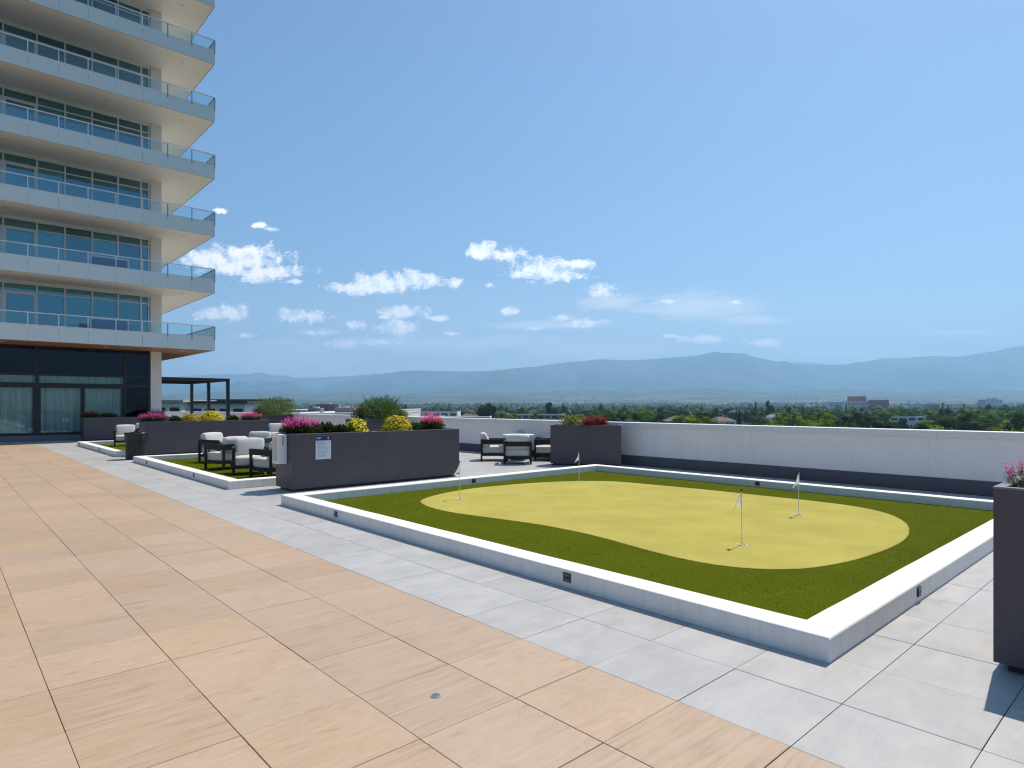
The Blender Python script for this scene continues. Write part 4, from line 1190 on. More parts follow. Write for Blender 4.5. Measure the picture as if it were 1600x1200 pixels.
ST, PITCH, NFL = 4.15, 2.745, 10
gx = [7.60, 7.30, 6.32, 5.30, 4.28, 3.27]      # mullion lines right of the balcony door
def win_lines():
    xs = [7.60, 7.27, 6.32, 5.30, 4.28, 3.27, 2.12, .95]
    x = .95
    while x > XL: x -= 1.05; xs.append(x)
    return xs
XS = win_lines()
rr = random.Random(9)
I4 = Matrix.Identity(4)
panel_x = [XR - i * 1.022 for i in range(24)]
side_y = [YB + i * 1.022 for i in range(13)]
for k in range(NFL):
    z = ST + k * PITCH; zt = z + PITCH
    slab = part(MB().box(XL, XR - .035, YB + .035, YF + 12, z + .012, z + .30), 'balcony_slab', M_SOFFIT)
    # soffit edge trim (dark drip line)
    part(MB().box(XL, XR - .03, YB + .022, YB + .034, z, z + .03), 'drip_edge', M_RAIL, slab)
    part(MB().box(XR - .034, XR - .022, YB + .022, YF + 12, z, z + .03), 'drip_edge', M_RAIL, slab)
    if k == 0:
        for j in range(11):
            y0 = YB + .06 + j * .205
            part(MB().box(XL, XR - .06, y0, y0 + .198, z - .012, z + .0115), 'soffit_board', M_WOODSOFFIT, slab)
        part(MB().box(XC + .01, XR - .06, YF + .03, YF + 12, z - .01, z + .0115), 'side_soffit', M_WOODSOFFIT, slab)
    # frosted fascia panels, posts, guard glass, handrail: front run
    for i in range(len(panel_x) - 1):
        x1, x0 = panel_x[i], panel_x[i + 1]
        part(MB().box(x0 + .006, x1 - .006, YB, YB + .018, z + .005, z + .65), 'fascia_panel', M_FROST, slab)
        if i < 12:
            part(MB().box(x0 + .02, x1 - .02, YB + .004, YB + .014, z + .655, z + 1.12), 'guard_pane', G_GUARD, slab)
        part(MB().box(x1 - .022, x1 + .012, YB - .012, YB - .002, z + .5, z + 1.13), 'rail_post', M_RAIL if i < 3 else M_ALU, slab)
    part(MB().box(XL, XR + .01, YB - .02, YB + .03, z + 1.131, z + 1.17), 'handrail', M_ALU, slab)
    part(MB().box(XL, XR + .01, YB - .008, YB + .022, z + .651, z + .672), 'lower_rail', M_ALU, slab)
    for i in range(len(side_y) - 1):
        y0, y1 = side_y[i], side_y[i + 1]
        part(MB().box(XR - .018, XR, y0 + .02, y1 - .006, z + .005, z + .65), 'fascia_panel', M_FROST, slab)
        part(MB().box(XR - .014, XR - .004, y0 + .02, y1 - .02, z + .655, z + 1.12), 'guard_pane', G_GUARD, slab)
        part(MB().box(XR + .001, XR + .012, y1 - .015, y1 + .015, z + .5, z + 1.13), 'rail_post', M_RAIL, slab)
    part(MB().box(XR - .03, XR + .015, YB + .031, side_y[-1], z + 1.131, z + 1.17), 'handrail', M_RAIL, slab)
    # soffit light fittings
    for lx in (2.0, 5.6, 8.7):
        part(MB().tube((lx, YB + .9, z - .012 if k else z - .03), (lx, YB + .9, z + .011 if k else z - .0125), .09, .09, 14), 'soffit_light', M_WHITEPAINT, slab)
    # window wall of this storey
    zb = z + .301
    ztop = zt + .012
    part(MB().box(7.66, XC, YF - .06, YF + .5, zb, ztop - .001), 'column', M_COLUMN)
    part(MB().box(7.6, XC, YF + .501, YF + 12, zb, ztop - .001), 'side_wall', M_WHITEPAINT)
    ww = part(MB().box(XL, 7.655, YF, YF + .11, zb, zb + .06), 'window_wall', M_ALU)
    part(MB().box(XL, 7.655, YF + .005, YF + .11, ztop - .16, ztop - .001), 'head', M_ALU, ww)
    for i, x in enumerate(XS):
        part(MB().box(x - .03, x + .03, YF - .015, YF + .11, zb + .0605, ztop - .161), 'mullion', M_ALU, ww)
    for i in range(len(XS) - 1):
        x1, x0 = XS[i] - .031, XS[i + 1] + .031
        ztr = ztop - .50
        part(MB().box(x0, x1, YF - .005, YF + .10, ztr - .025, ztr + .025), 'transom', M_ALU, ww)
        part(MB().box(x0, x1, YF + .045, YF + .057, zb + .061, ztr - .026), 'pane', G_TOWER, ww)
        part(MB().box(x0, x1, YF + .045, YF + .057, ztr + .026, ztop - .162), 'top_pane', G_TOWER, ww)
        door = 5 <= i <= 6 or i in (10, 11)
        if door:
            mbd = MB(); f_ = .06; A, B = x0 + .001, x1 - .001
            mbd.box(A, A + f_, YF + .0, YF + .04, zb + .062, ztr - .03); mbd.box(B - f_, B, YF + .0, YF + .04, zb + .062, ztr - .03)
            mbd.box(A + f_, B - f_, YF + .0, YF + .04, ztr - .1, ztr - .03); mbd.box(A + f_, B - f_, YF + .0, YF + .04, zb + .062, zb + .14)
            part(mbd, 'balcony_door', M_ALU, ww)
        drop = rr.choice([0, 0, .35, .6, 1.0, 0, .55, .2]) if k else rr.choice([.0, .5, .9, .9, 0])
        if door: drop = rr.choice([.95, .8, 1])
        if k == 0 and i in (1, 2, 3): drop = (.62, .8, .7)[i - 1]
        if drop:
            zz = ztop - .17 - drop * (ztop - .17 - zb - .1)
            part(MB().box(x0 + .02, x1 - .02, YF + .15, YF + .156, zz, ztop - .17), 'blind', M_BLIND, ww)
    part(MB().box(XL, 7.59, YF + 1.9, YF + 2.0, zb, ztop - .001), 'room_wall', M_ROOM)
part(MB().box(XL, XC, YF, YF + 12, ST + NFL * PITCH, ST + NFL * PITCH + .8), 'roof_parapet', M_WHITEPAINT)
for o in TW.children: 
    pass

for k, lb in ((0, 'blue cushioned sofa on the lowest balcony behind the glass'), (1, 'blue cushioned sofa on the second balcony behind the glass')):
    zf = ST + k * PITCH + .302
    g = empty('outdoor_sofa', (5.75, 33.3, zf))
    MB().box(-.75, .75, -.4, .4, .18, .26).build('seat_frame', M_WHITEPAINT, g)
    MB().box(-.75, .75, -.4, -.34, .262, .95).build('back_frame', M_WHITEPAINT, g)
    MB().box(-.68, .68, -.415, -.402, .34, .88).build('back_cushion', M_BLUEFAB, g)
    MB().box(-.68, .68, -.338, .38, .262, .42, 0, .03).build('seat_cushion', M_BLUEFAB, g)
    for sx in (-.7, .66):
        for sy in (-.38, .34): MB().box(sx, sx + .04, sy, sy + .04, 0, .179).build('leg', M_WHITEPAINT, g)
    tag(g, lb, 'sofa', 'sofas on the balconies')

# ------------------------------------------------------------------ pergola
g = empty('pergola', (10.0, 39.3, 0)); PM = Matrix.Translation((-10.0, -39.3, 0))
px0, px1, py0, py1, zt = 8.16, 11.62, 35.1, 41.7, 2.95
for x in (px0, px1 - .15):
    for y in (py0, (py0 + py1) / 2 - .07, py1 - .15):
        MB().box(x, x + .15, y, y + .15, -.001, zt - .145).build('post', M_DARKFRAME, g, PM)
for y in (py0, py1 - .14): MB().box(px0, px1, y, y + .14, zt - .143, zt).build('beam', M_DARKFRAME, g, PM)
for x in (px0, px1 - .14): MB().box(x, x + .14, py0 + .141, py1 - .141, zt - .143, zt).build('beam', M_DARKFRAME, g, PM)
for i in range(29):
    y = py0 + .18 + i * .214
    mb = MB(); mb.add([(px0 + .142, y, zt - .10), (px1 - .142, y, zt - .10), (px1 - .142, y + .19, zt - .03), (px0 + .142, y + .19, zt - .03),
                       (px0 + .142, y, zt - .085), (px1 - .142, y, zt - .085), (px1 - .142, y + .19, zt - .015), (px0 + .142, y + .19, zt - .015)],
                      [(3, 2, 1, 0), (4, 5, 6, 7), (0, 1, 5, 4), (1, 2, 6, 5), (2, 3, 7, 6), (3, 0, 4, 7)])
    mb.build('louvre', M_DARKFRAME, g, PM)
tag(g, 'dark louvred pergola on slim posts beyond the white corner column', 'pergola')

# ------------------------------------------------------------------ neighbouring roofs and buildings
M_ROOFL = surf('pale_membrane_roof', (0.50, 0.49, 0.48), 0.85, 0.1, 0.15, dirt=((0.36, 0.35, 0.34), 0.12, 0.6), coords='Object')
M_ROOFD = surf('dark_roof_edge', (0.06, 0.065, 0.075), 0.7, 0.1, .5)
M_BWALL = surf('offwhite_render', (0.80, 0.79, 0.77), 0.8, 0.06, .3)
M_BTAN = surf('tan_render', (0.38, 0.31, 0.25), 0.8, 0.08, .3)
M_BRICK = surf('red_brick', (0.42, 0.10, 0.05), 0.85, 0.15, .4)
M_SHINGLE = surf('brown_shingle', (0.15, 0.115, 0.105), 0.9, 0.15, .8)
M_SHINGLE2 = surf('grey_shingle', (0.20, 0.20, 0.21), 0.9, 0.15, .8)
M_WIN = surf('window_dark', (0.03, 0.05, 0.075), 0.15, 0.2, 1)
M_HVAC = surf('rooftop_unit', (0.22, 0.20, 0.22), 0.6, 0.2, 1)
M_TOWERGLASS = surf('blue_grey_glass', (0.10, 0.15, 0.20), 0.2, 0.1, .1)


def block(name, u, d, w, dep, z1, label, m, cat='building', rot=0.0, z0=GZ - 1, floors=0, bays=0, roof=M_ROOFL, wm=M_WIN, par=.5, over=0, group=None):
    p = at(u, d); g = empty(name, (p.x, p.y, z0), -R(42.39) + rot)
    H = z1 - z0
    MB().box(-w / 2, w / 2, 0, dep, 0, H - par).build('wall', m, g)
    MB().box(-w / 2 - over, w / 2 + over, -over, dep + over, H - par + .001, H - par + .3).build('roof', roof, g)
    if not over:
        mb = MB(); mb.box(-w / 2, w / 2, -.002, .4, H - par + .301, H); mb.box(-w / 2, -w / 2 + .4, .401, dep, H - par + .301, H); mb.box(w / 2 - .4, w / 2, .401, dep, H - par + .301, H)
        mb.build('roof_edge', M_BWALL if m is not M_BRICK else m, g)
    if floors:
        me = None; fh = (min(H, 3.2 * floors) - .6) / floors
        bw = w / bays
        for f in range(floors):
            for b_ in range(bays):
                if me is None:
                    mb = MB(); mb.box(-bw * .34, bw * .34, -.06, -.005, 0, fh * .55); o = mb.build('window', wm, g); me = o.data
                else:
                    o = bpy.data.objects.new('window', me); COL.objects.link(o); o.parent = g
                o.location = (-w / 2 + (b_ + .5) * bw, 0, H - par - (f + 1) * fh + fh * .2)
    tag(g, label, cat, group)
    return g


# low penthouse with flat roofs behind the pergola
g = block('neighbouring_penthouse', 318, 80, 10.5, 12, 1.95, 'low neighbouring penthouse with dark flat roof seen through the pergola', M_BWALL, floors=1, bays=6, roof=M_ROOFD, par=.25, over=.5)
g = block('neighbouring_penthouse', 372, 95, 7, 10, 2.3, 'low neighbouring penthouse with overhanging dark roof right of the pergola', M_BTAN, floors=1, bays=4, roof=M_ROOFD, par=.25, over=.8)
block('neighbouring_penthouse', 262, 78, 3.4, 8, 2.1, 'white roofed neighbouring penthouse just right of the corner column', M_BWALL, floors=1, bays=2, roof=M_ROOFL, par=.25, over=.4)
nb = block('flat_roofed_building', 508, 88, 15, 40, .35, 'flat pale roof just beyond the left half of the parapet', M_BWALL)
block('flat_roofed_building', 520, 132, 24, 45, .45, 'second pale flat roof behind the nearer one at the left', M_BTAN)
for (u, d, w, h, lb) in ((513, 122, 4.5, 1.4, 'dark rooftop unit on the left part of the pale flat roof'), (540, 104, 3.0, .8, 'low dark rooftop unit in the middle of the pale flat roof'), (556, 112, 5.0, .7, 'long low rooftop unit at the right of the pale flat roof'),
                     (494, 110, 2.2, .7, 'smallest rooftop unit at the left of the pale flat roof')):
    p = at(u, d, .25); g = empty('rooftop_unit', p, -R(42.39))
    MB().box(-w / 2, w / 2, -1, 1, 0, h, 0, .05).build('casing', M_HVAC, g)
    MB().tube((0, 0, h + .001), (0, 0, h + .25), .6, .6, 14).build('fan_cowl', M_ALU, g)
    tag(g, lb, 'rooftop unit')
roofs = [(470, 300, 60, 30, -3, 0), (620, 250, 34, 20, -3.2, 1), (700, 300, 40, 22, -4.2, 0), (655, 380, 46, 25, -2.5, 0), (838, 430, 40, 24, -5, 1), (852, 330, 24, 14, -6.2, 0), (1010, 260, 30, 14, -7.3, 1), (1130, 240, 16, 10, -7.4, 0),
         (1418, 420, 24, 10, -6.3, 0), (1290, 210, 16, 10, -8, 0), (590, 500, 60, 30, -3, 1), (900, 700, 60, 30, -6, 0)]
nm = {470: 'long pale roof low behind the big fluffy pale shrub', 620: 'tan flat roofed building over the middle of the notice planter', 700: 'white flat roofed building left of the big dark tree', 655: 'pale low building beyond the pink flower spikes',
      838: 'tan low building right of the big dark tree', 852: 'small white roofed building over the left end of the red flower planter', 1010: 'tan low roof at the foot of the trees right of the red flowers', 1130: 'small white roof just over the parapet',
      1418: 'long low white roofed building among the right hand trees', 1290: 'small pale roof between trees in the centre right', 590: 'tan low building farther off beyond the yellow dome', 900: 'distant pale roof behind the red flower planter'}
for (u, d, w, dep, z, t) in roofs:
    block('low_building', u, d, w, dep, z, nm[u], M_BTAN if t else M_BWALL, floors=1, bays=max(4, int(w / 5)), par=.6)
def house(u, d, w, dep, zr, label, m, wall, rot=0.):
    p = at(u, d); g = empty('house', (p.x, p.y, GZ), -R(42.39) + rot); e = zr - 2.6 - GZ; H = zr - GZ; q = .6
    MB().box(-w / 2, w / 2, 0, dep, -1, e).build('wall', wall, g)
    vs = [(-w / 2 - q, -q, e), (w / 2 + q, -q, e), (w / 2 + q, dep + q, e), (-w / 2 - q, dep + q, e), (-w * .2, dep / 2, H), (w * .2, dep / 2, H)]
    mb = MB(); mb.add(vs, [(0, 1, 5, 4), (2, 3, 4, 5), (1, 2, 5), (3, 0, 4), (3, 2, 1, 0)]); mb.build('roof', m, g)
    for i in range(3): MB().box(-w * .35 + i * w * .3, -w * .35 + i * w * .3 + 1.4, -.05, -.005, e - 2, e - .8).build('window', M_WIN, g)
    MB().box(w * .12, w * .12 + .8, dep * .4, dep * .4 + .8, H - 1.4, H + .7).build('chimney', M_BRICK, g)
    tag(g, label, 'house')
house(1066, 330, 15, 11, -4.6, 'brown hip roofed house among trees left of centre right', M_SHINGLE, M_BTAN)
house(1136, 350, 12, 10, -5.2, 'smaller hip roofed house right of the brown roofed one', M_SHINGLE, M_BWALL, .3)
house(1215, 500, 14, 10, -6.2, 'grey roofed house half sunk in the trees', M_SHINGLE2, M_BWALL, .2)
house(1500, 450, 14, 10, -7.2, 'grey roofed house among the right hand trees', M_SHINGLE2, M_BTAN, .1)
house(735, 420, 15, 10, -4.6, 'brown roofed house left of the big dark tree', M_SHINGLE, M_BWALL, .1)
house(962, 420, 13, 10, -6.6, 'brown roofed house behind the red flowers', M_SHINGLE, M_BTAN, .4)
# hospital
block('hospital_wing', 1309, 1500, 40, 40, 7.5, 'white hospital wing with rows of windows at the left of the complex', M_BWALL, floors=6, bays=10)
block('hospital_block', 1345, 1480, 72, 40, 9.5, 'long white hospital block with window rows below the brick crown', M_BWALL, floors=6, bays=16)
block('hospital_tower', 1344, 1530, 30, 30, 21.5, 'brick red hospital tower rising behind the white block', M_BRICK, floors=4, bays=6)
block('hospital_annex', 1379, 1450, 29, 30, 12.0, 'brick red annex at the right end of the hospital', M_BRICK, floors=6, bays=5)
MB_ = MB(); MB_.tube((0, 0, 0), (0, 0, 9), .5, .25, 8); o = MB_.build('hospital_mast', M_BRICK); o.location = at(1350, 1545, 21.5); tag(o, 'thin mast on the roof of the brick red hospital tower', 'mast')
block('office_block', 1553, 2500, 70, 40, 21.5, 'blue grey office tower standing alone near the right edge', M_TOWERGLASS, floors=9, bays=14, wm=M_BWALL, par=1.5)
block('office_block', 1553, 2515, 30, 20, 27, 'roof plant storey of the lone blue grey tower', M_TOWERGLASS, par=1.2, cat='plant room')
block('long_building', 1520, 2300, 50, 20, -1, 'low grey building left of the lone office tower', M_TOWERGLASS, floors=3, bays=12)
for u, d, w, z, lb in ((1430, 1300, 30, 1.0, 'white apartment block right of the hospital'), (1447, 1600, 26, 2.5, 'pale apartment block behind the white one right of the hospital'), (1405, 1250, 22, -3, 'low white building close right of the hospital'),
                   (1582, 1900, 40, -1, 'pale low block near the right edge of the picture'), (1460, 1200, 18, 1.5, 'small pale block with tan walls right of the apartments')):
    block('apartment_block', u, d, w, 18, z, lb, M_BWALL if u != 1460 else M_BTAN, floors=4, bays=7)

# ------------------------------------------------------------------ trees
M_T = [leaf_mat('tree_leaf_mid', [(0.060, 0.108, 0.010), (0.072, 0.124, 0.012), (0.09, 0.145, 0.014)], .25, .8, .03),
       leaf_mat('tree_leaf_light', [(0.14, 0.20, 0.012), (0.18, 0.245, 0.015), (0.23, 0.29, 0.02)], .25, .8, .03),
       leaf_mat('tree_leaf_dark', [(0.018, 0.040, 0.012), (0.024, 0.050, 0.014), (0.032, 0.062, 0.016)], .2, .8, .03),
       leaf_mat('conifer_needle', [(0.010, 0.024, 0.014), (0.018, 0.036, 0.018), (0.028, 0.05, 0.022)], .12, .8, .03)]
M_FARLEAF = surf('far_tree_foliage', (0.035, 0.06, 0.018), 0.9, 0.5, 0.02)
M_BARK = surf('bark', (0.09, 0.065, 0.045), 0.9, 0.2, 2)


def ico(r=1):
    bm = bmesh.new(); bmesh.ops.create_icosphere(bm, subdivisions=1, radius=1); v = [q.co.copy() for q in bm.verts]; f = [[q.index for q in p.verts] for p in bm.faces]; bm.free(); return v, f
IV, IF = ico()


def crown_mesh(kind, m, seed):
    """unit tree: height 1, crown built of leaf clumps over an uneven volume"""
    rr = random.Random(seed); mb = MB()
    if kind == 'broad':
        lumps = []
        for i in range(rr.randint(10, 14)):
            a = rr.uniform(0, 6.28); q = rr.random() ** .6 * .30; z = rr.uniform(.36, .82)
            lumps.append((Vector((math.cos(a) * q, math.sin(a) * q, z)), rr.uniform(.10, .19) * (1.15 - .5 * abs(z - .55))))
        lumps += [(Vector((rr.uniform(-.16, .16), rr.uniform(-.16, .16), .26)), .17) for _ in range(3)]
        lumps.append((Vector((0, 0, .6)), .24)); lumps.append((Vector((rr.uniform(-.1, .1), 0, .86)), .11))
        n = 2000
    elif kind == 'poplar':
        lumps = [(Vector((rr.uniform(-.04, .04), rr.uniform(-.04, .04), z)), .13 * math.sin(3.14 * min(.93, z)) ** .7 + .02) for z in [.15 + .09 * i for i in range(10)]]
        n = 900
    else:
        lumps = []; n = 0
        for t in range(20):
            z = .08 + .9 * (t / 20) ** .95; r = .24 * (1 - (z - .06)) ** .9
            for k in range(int(6 + r * 44)):
                a = rr.uniform(0, 6.28); rl = r * rr.uniform(.45, 1.1)
                b0 = Vector((math.cos(a) * rl * .15, math.sin(a) * rl * .15, z + .015)); e = Vector((math.cos(a) * rl, math.sin(a) * rl, z - .05 * rr.uniform(.3, 1.3)))
                s = Vector((-math.sin(a), math.cos(a), 0)) * rl * .22
                md = b0.lerp(e, .55)
                mb.add([b0, md + s, e, md - s, md + Vector((0, 0, .02))], [(0, 1, 4), (1, 2, 4), (2, 3, 4), (3, 0, 4)])
        mb.add([(.012, 0, .9), (-.012, .01, .9), (-.005, -.012, .9), (0, 0, 1.0)], [(0, 1, 3), (1, 2, 3), (2, 0, 3)])
    for c_, r in lumps:      # inner mass of shaded foliage
        a0 = len(mb.v)
        mb.add([tuple(c_ + v * r * .74 * rr.uniform(.85, 1.1)) for v in IV], IF)
    for i in range(n):
        c_, r = rr.choice(lumps)
        d = Vector((rr.gauss(0, 1), rr.gauss(0, 1), rr.gauss(0, 1) + .25)).normalized()
        p = c_ + d * r * rr.uniform(.72, 1.12)
        s = d.orthogonal().normalized(); t = d.cross(s); a = rr.uniform(0, 6.28); s, t = s * math.cos(a) + t * math.sin(a), t * math.cos(a) - s * math.sin(a)
        w = rr.uniform(.012, .024)
        j = d * rr.uniform(-.35, .35) * w
        mb.add([p - s * w + j, p - t * w * .6, p + s * w - j, p + t * w * .6 + d * w * .2], [(0, 1, 2), (0, 2, 3)])
    me = bpy.data.meshes.new('crown'); me.from_pydata(mb.v, [], mb.f); me.materials.append(m); me.update(); return me


def trunk_mesh(seed, top):
    rr = random.Random(seed); mb = MB(); mb.tube((0, 0, -.03), (0, 0, top * .5), .022, .016, 7, cap=False); mb.tube((0, 0, top * .5), (.01, 0, top), .016, .006, 6, cap=False)
    for k in range(5):
        a = rr.uniform(0, 6.28); mb.tube((0, 0, top * rr.uniform(.35, .6)), (math.cos(a) * .2, math.sin(a) * .2, top * rr.uniform(.75, 1)), .009, .003, 5, cap=False)
    me = bpy.data.meshes.new('trunk'); me.from_pydata(mb.v, [], mb.f); me.materials.append(M_BARK); me.update(); return me


CR = {('broad', 0): [crown_mesh('broad', M_T[0], s) for s in (1, 2, 3)], ('broad', 1): [crown_mesh('broad', M_T[1], s) for s in (4, 5, 6)],
      ('broad', 2): [crown_mesh('broad', M_T[2], s) for s in (7, 8, 9)], ('conifer', 3): [crown_mesh('conifer', M_T[3], s) for s in (10, 11)], ('poplar', 0): [crown_mesh('poplar', M_T[0], 12)]}
TRK = [trunk_mesh(s, .7) for s in (1, 2)]


def tree(u, d, ztop, wid, kind, ci_, label, rr, zb=GZ):
    p = at(u, d); h = ztop - zb
    g = empty({'broad': 'broadleaf_tree', 'conifer': 'conifer_tree', 'poplar': 'poplar_tree'}[kind], (p.x, p.y, zb), rr.uniform(0, 6.28))
    nw = {'broad': .86, 'conifer': .46, 'poplar': .3}[kind]
    s = wid / nw
    for nm_, me in (('crown', rr.choice(CR[(kind, ci_)])), ('trunk', rr.choice(TRK))):
        o = bpy.data.objects.new(nm_, me); COL.objects.link(o); o.parent = g
        o.scale = (s, s, h)
    tag(g, label, 'tree', 'trees of the town below the terrace')
    return g


rt = random.Random(21)
special = [
    (765, 350, 3.6, 15, 'broad', 2, 'big dark spreading tree, the tallest left of centre above the parapet'),
    (749, 360, -1, 9, 'broad', 2, 'dark tree joined to the left side of the big spreading tree'),
    (783, 340, -2, 9, 'broad', 0, 'olive tree at the right shoulder of the big spreading tree'),
    (785, 600, .6, 4.5, 'conifer', 3, 'left one of two slim conifers right of the big spreading tree'),
    (791, 610, .8, 4.5, 'conifer', 3, 'right one of two slim conifers right of the big spreading tree'),
    (860, 520, 4.6, 15, 'broad', 2, 'dark tree over the left end of the short planter'),
    (880, 560, 2.3, 11, 'broad', 2, 'dark tree behind the golden flowers'),
    (500, 420, 3.0, 5.5, 'conifer', 3, 'dark conifer clump over the magenta flowers of the notice planter'),
    (505, 430, 2.0, 5, 'conifer', 3, 'second dark conifer close right over the magenta flowers'),
    (483, 430, .8, 8, 'broad', 2, 'dark tree left of the conifer clump over the pale roof'),
    (546, 300, 1.0, 11, 'broad', 2, 'broad dark tree behind the pale roof left of the bronze flowers'),
    (541, 310, -.5, 8, 'broad', 2, 'lower dark tree at the left of the broad one behind the pale roof'),
    (928, 330, -1.0, 16, 'broad', 0, 'tall green tree right behind the dark red flowers'),
    (905, 320, -2.5, 12, 'broad', 1, 'light green tree above the golden flowers'),
    (947, 310, -1.9, 11, 'broad', 0, 'green tree at the right of the dark red flowers'),
    (1096, 700, 2.0, 12, 'conifer', 3, 'small peaked conifer above the brown hip roof'),
    (1181, 600, 6.4, 9.5, 'conifer', 3, 'taller pointed conifer at the centre of the far tree line'),
    (1202, 620, 6.6, 10, 'broad', 2, 'dark rounded evergreen right of the pointed conifer'),
    (1180, 640, 4.0, 6, 'conifer', 3, 'lesser conifer against the taller pointed one'),
    (1232, 500, .6, 15, 'broad', 2, 'dark low domed tree right of the two evergreens'),
    (1322, 700, 3.2, 8, 'conifer', 3, 'dark conifer in front of the hospital wing'),
    (1473, 420, 4.0, 7.5, 'conifer', 3, 'tall dark conifer group left of the lone office tower'),
    (1481, 430, 2.2, 7, 'conifer', 3, 'dark conifer at the right of the tall group'),
    (1486, 260, -4.2, 12, 'broad', 2, 'dark dense tree just over the parapet below the conifer group'),
    (1506, 900, 2.5, 4, 'poplar', 0, 'thin poplar standing apart left of the office tower'),
    (1398, 760, 3.0, 5, 'conifer', 3, 'slim conifer right of the brick annex'),
    (1407, 520, -.4, 14, 'broad', 0, 'rounded green tree in front of the apartments right of the hospital'),
    (1595, 380, -.5, 7, 'conifer', 3, 'dark conifer at the right edge of the far trees'),
    (1333, 470, -2.0, 13, 'broad', 0, 'green tree below the hospital block'),
]
for (u, d, z, w, k, c_, lb) in special: tree(u, d, z, w, k, c_, lb, rt)
count = len(special)
# rows of trees, nearest first
bounds = [(165, 14.5, 1010, 1640), (205, 15.5, 960, 1640), (255, 16.5, 925, 1640), (320, 16.5, 880, 1640), (400, 16.5, 800, 1640), (500, 17, 640, 1640), (640, 17.5, 560, 1640)]
sp = {165: 10, 205: 10.5, 255: 11, 320: 12.5, 400: 13.5, 500: 15.5, 640: 18}
shade_names = ['green', 'light green', 'dark green']
rows_named = {165: 'nearest row', 205: 'second row', 255: 'third row', 320: 'fourth row', 400: 'fifth row', 500: 'sixth row', 640: 'farthest row'}
near_marks = [(700, 'over the left of the parapet'), (820, 'near the big spreading tree'), (930, 'behind the red flower planter'), (1040, 'right of the red flower planter'), (1130, 'around the brown hip roof'), (1230, 'below the pointed conifers'),
              (1330, 'left below the hospital'), (1400, 'below the brick annex'), (1470, 'around the long white roof'), (1540, 'below the office tower'), (1700, 'near the right edge')]
made = []
for (d0, h0, ua, ub) in bounds:
    step = sp[d0] / d0 * F
    u = ua + rt.uniform(0, step)
    while u < ub and count < 298:
        d = d0 * rt.uniform(.92, 1.10)
        h = h0 * rt.uniform(.74, 1.06)
        if 1040 < u < 1085 and d0 < 320 or 1120 < u < 1150 and d0 < 340 or 1388 < u < 1450 and d0 < 420 and d0 > 200: h = min(h, 11.0)
        if u < 940: h = min(h, 15)
        r = rt.random()
        lightp = .5 if d0 < 330 else .3
        kind, ci_ = ('broad', 1) if r < lightp else (('broad', 0) if r < .75 else (('broad', 2) if r < .92 else ('conifer', 3)))
        w = rt.uniform(12, 18) * (1.15 if d0 > 400 else 1) if kind == 'broad' else rt.uniform(4, 6)
        if kind == 'conifer': h *= 1.12
        mk = next(t for lim, t in near_marks if u < lim)
        sz = 'tall' if h > h0 * .98 else ('small' if h < h0 * .8 else 'middling')
        lb = ('%s %s tree %s, %s' % (sz, shade_names[ci_] if kind == 'broad' else 'pointed dark', mk, rows_named[d0]))
        made.append((lb, u, tree(u, d, GZ + h, w, kind, ci_, lb, rt)))
        count += 1
        u += step * rt.uniform(.75, 1.2)

for lb in {m_[0] for m_ in made}:
    same = sorted([m_ for m_ in made if m_[0] == lb], key=lambda q: q[1])
    if len(same) > 1:
        for k, m_ in enumerate(same):
            m_[2]['label'] = lb + ', ' + (['left one', 'right one'] if len(same) == 2 else ['leftmost', 'second from left', 'third from left', 'fourth from left', 'fifth from left'])[k]
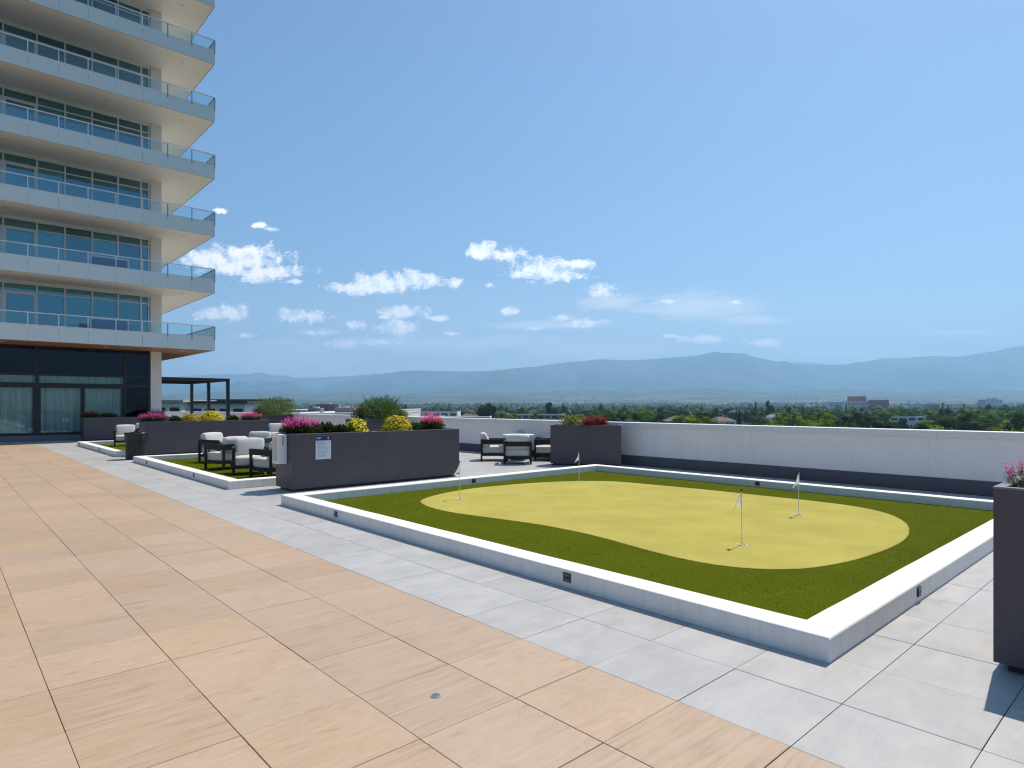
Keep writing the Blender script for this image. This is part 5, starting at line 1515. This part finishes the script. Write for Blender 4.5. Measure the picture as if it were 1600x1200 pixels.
# farther woodland in one object: low clumps, tapering into the valley
mb = MB(); rr = random.Random(5)
mb2 = MB()
def clump(m_, p, w, h):
    o = len(m_.v); a = rr.uniform(0, 6.28); ca_, sa_ = math.cos(a), math.sin(a)
    for v in IV:
        j = rr.uniform(.72, 1.18); x, y = v.x * ca_ - v.y * sa_, v.x * sa_ + v.y * ca_
        m_.v.append((p.x + x * w / 2 * j, p.y + y * w / 2 * j, p.z + h * .5 + v.z * h * .5 * j))
    for f in IF: m_.f.append(tuple(i + o for i in f)); m_.m.append(0); m_.sm.append(False)
for i in range(8000):
    d = 640 + (rr.random() ** 1.2) * 3000; u = rr.uniform(200, 1680)
    if u < 560 and d < 900: continue
    p = at(u, d); p.z = ground_h(p.x, p.y) if d > 2500 else GZ
    dense = noise.noise(Vector((p.x / 260, p.y / 260, 0)))
    if dense < -.15 and d > 1100: continue
    big = 1 if d < 1500 else 1.5
    clump(mb if rr.random() < .6 else mb2, p, rr.uniform(9, 17) * big, rr.uniform(8, 16.5) * (1.25 if rr.random() < .12 else 1) * (1 if u > 640 else .95))
for m_, mt, nm_ in ((mb, M_FARLEAF, 'distant_woodland'), (mb2, M_T[2], 'distant_dark_woodland')):
    o = m_.build(nm_, mt); o['kind'] = 'stuff'
    tag(o, 'mass of far mid green tree crowns across the valley floor' if m_ is mb else 'mass of far dark tree crowns across the valley floor', 'woodland')
# town and farm buildings on the benches, far off
mb = MB(); mr = MB()
M_FARW = surf('distant_white_walls', (0.70, 0.70, 0.70), 0.7, 0.05, .01)
for i in range(800):
    d = rr.uniform(2800, 7600); u = rr.gauss(rr.choice([620, 820, 930, 1180, 1340, 1500]), 70) if rr.random() < .75 else rr.uniform(240, 1650)
    p = at(u, d); z = ground_h(p.x, p.y)
    if noise.noise(Vector((p.x / 500, p.y / 500, 9))) < -.1: continue
    w = rr.uniform(9, 20) * (2.2 if rr.random() < .08 else 1); h = rr.uniform(4, 9)
    (mb if rr.random() < .6 else mr).box(p.x - w / 2, p.x + w / 2, p.y - w * .35, p.y + w * .35, z - 2, z + h)
for m_, mt, nm_, lb in ((mb, M_FARW, 'distant_town', 'scatter of tiny white houses across the far valley benches'), (mr, M_BTAN, 'distant_farms', 'scatter of tiny tan roofs across the far valley benches')):
    o = m_.build(nm_, mt); tag(o, lb, 'town', kind='stuff')
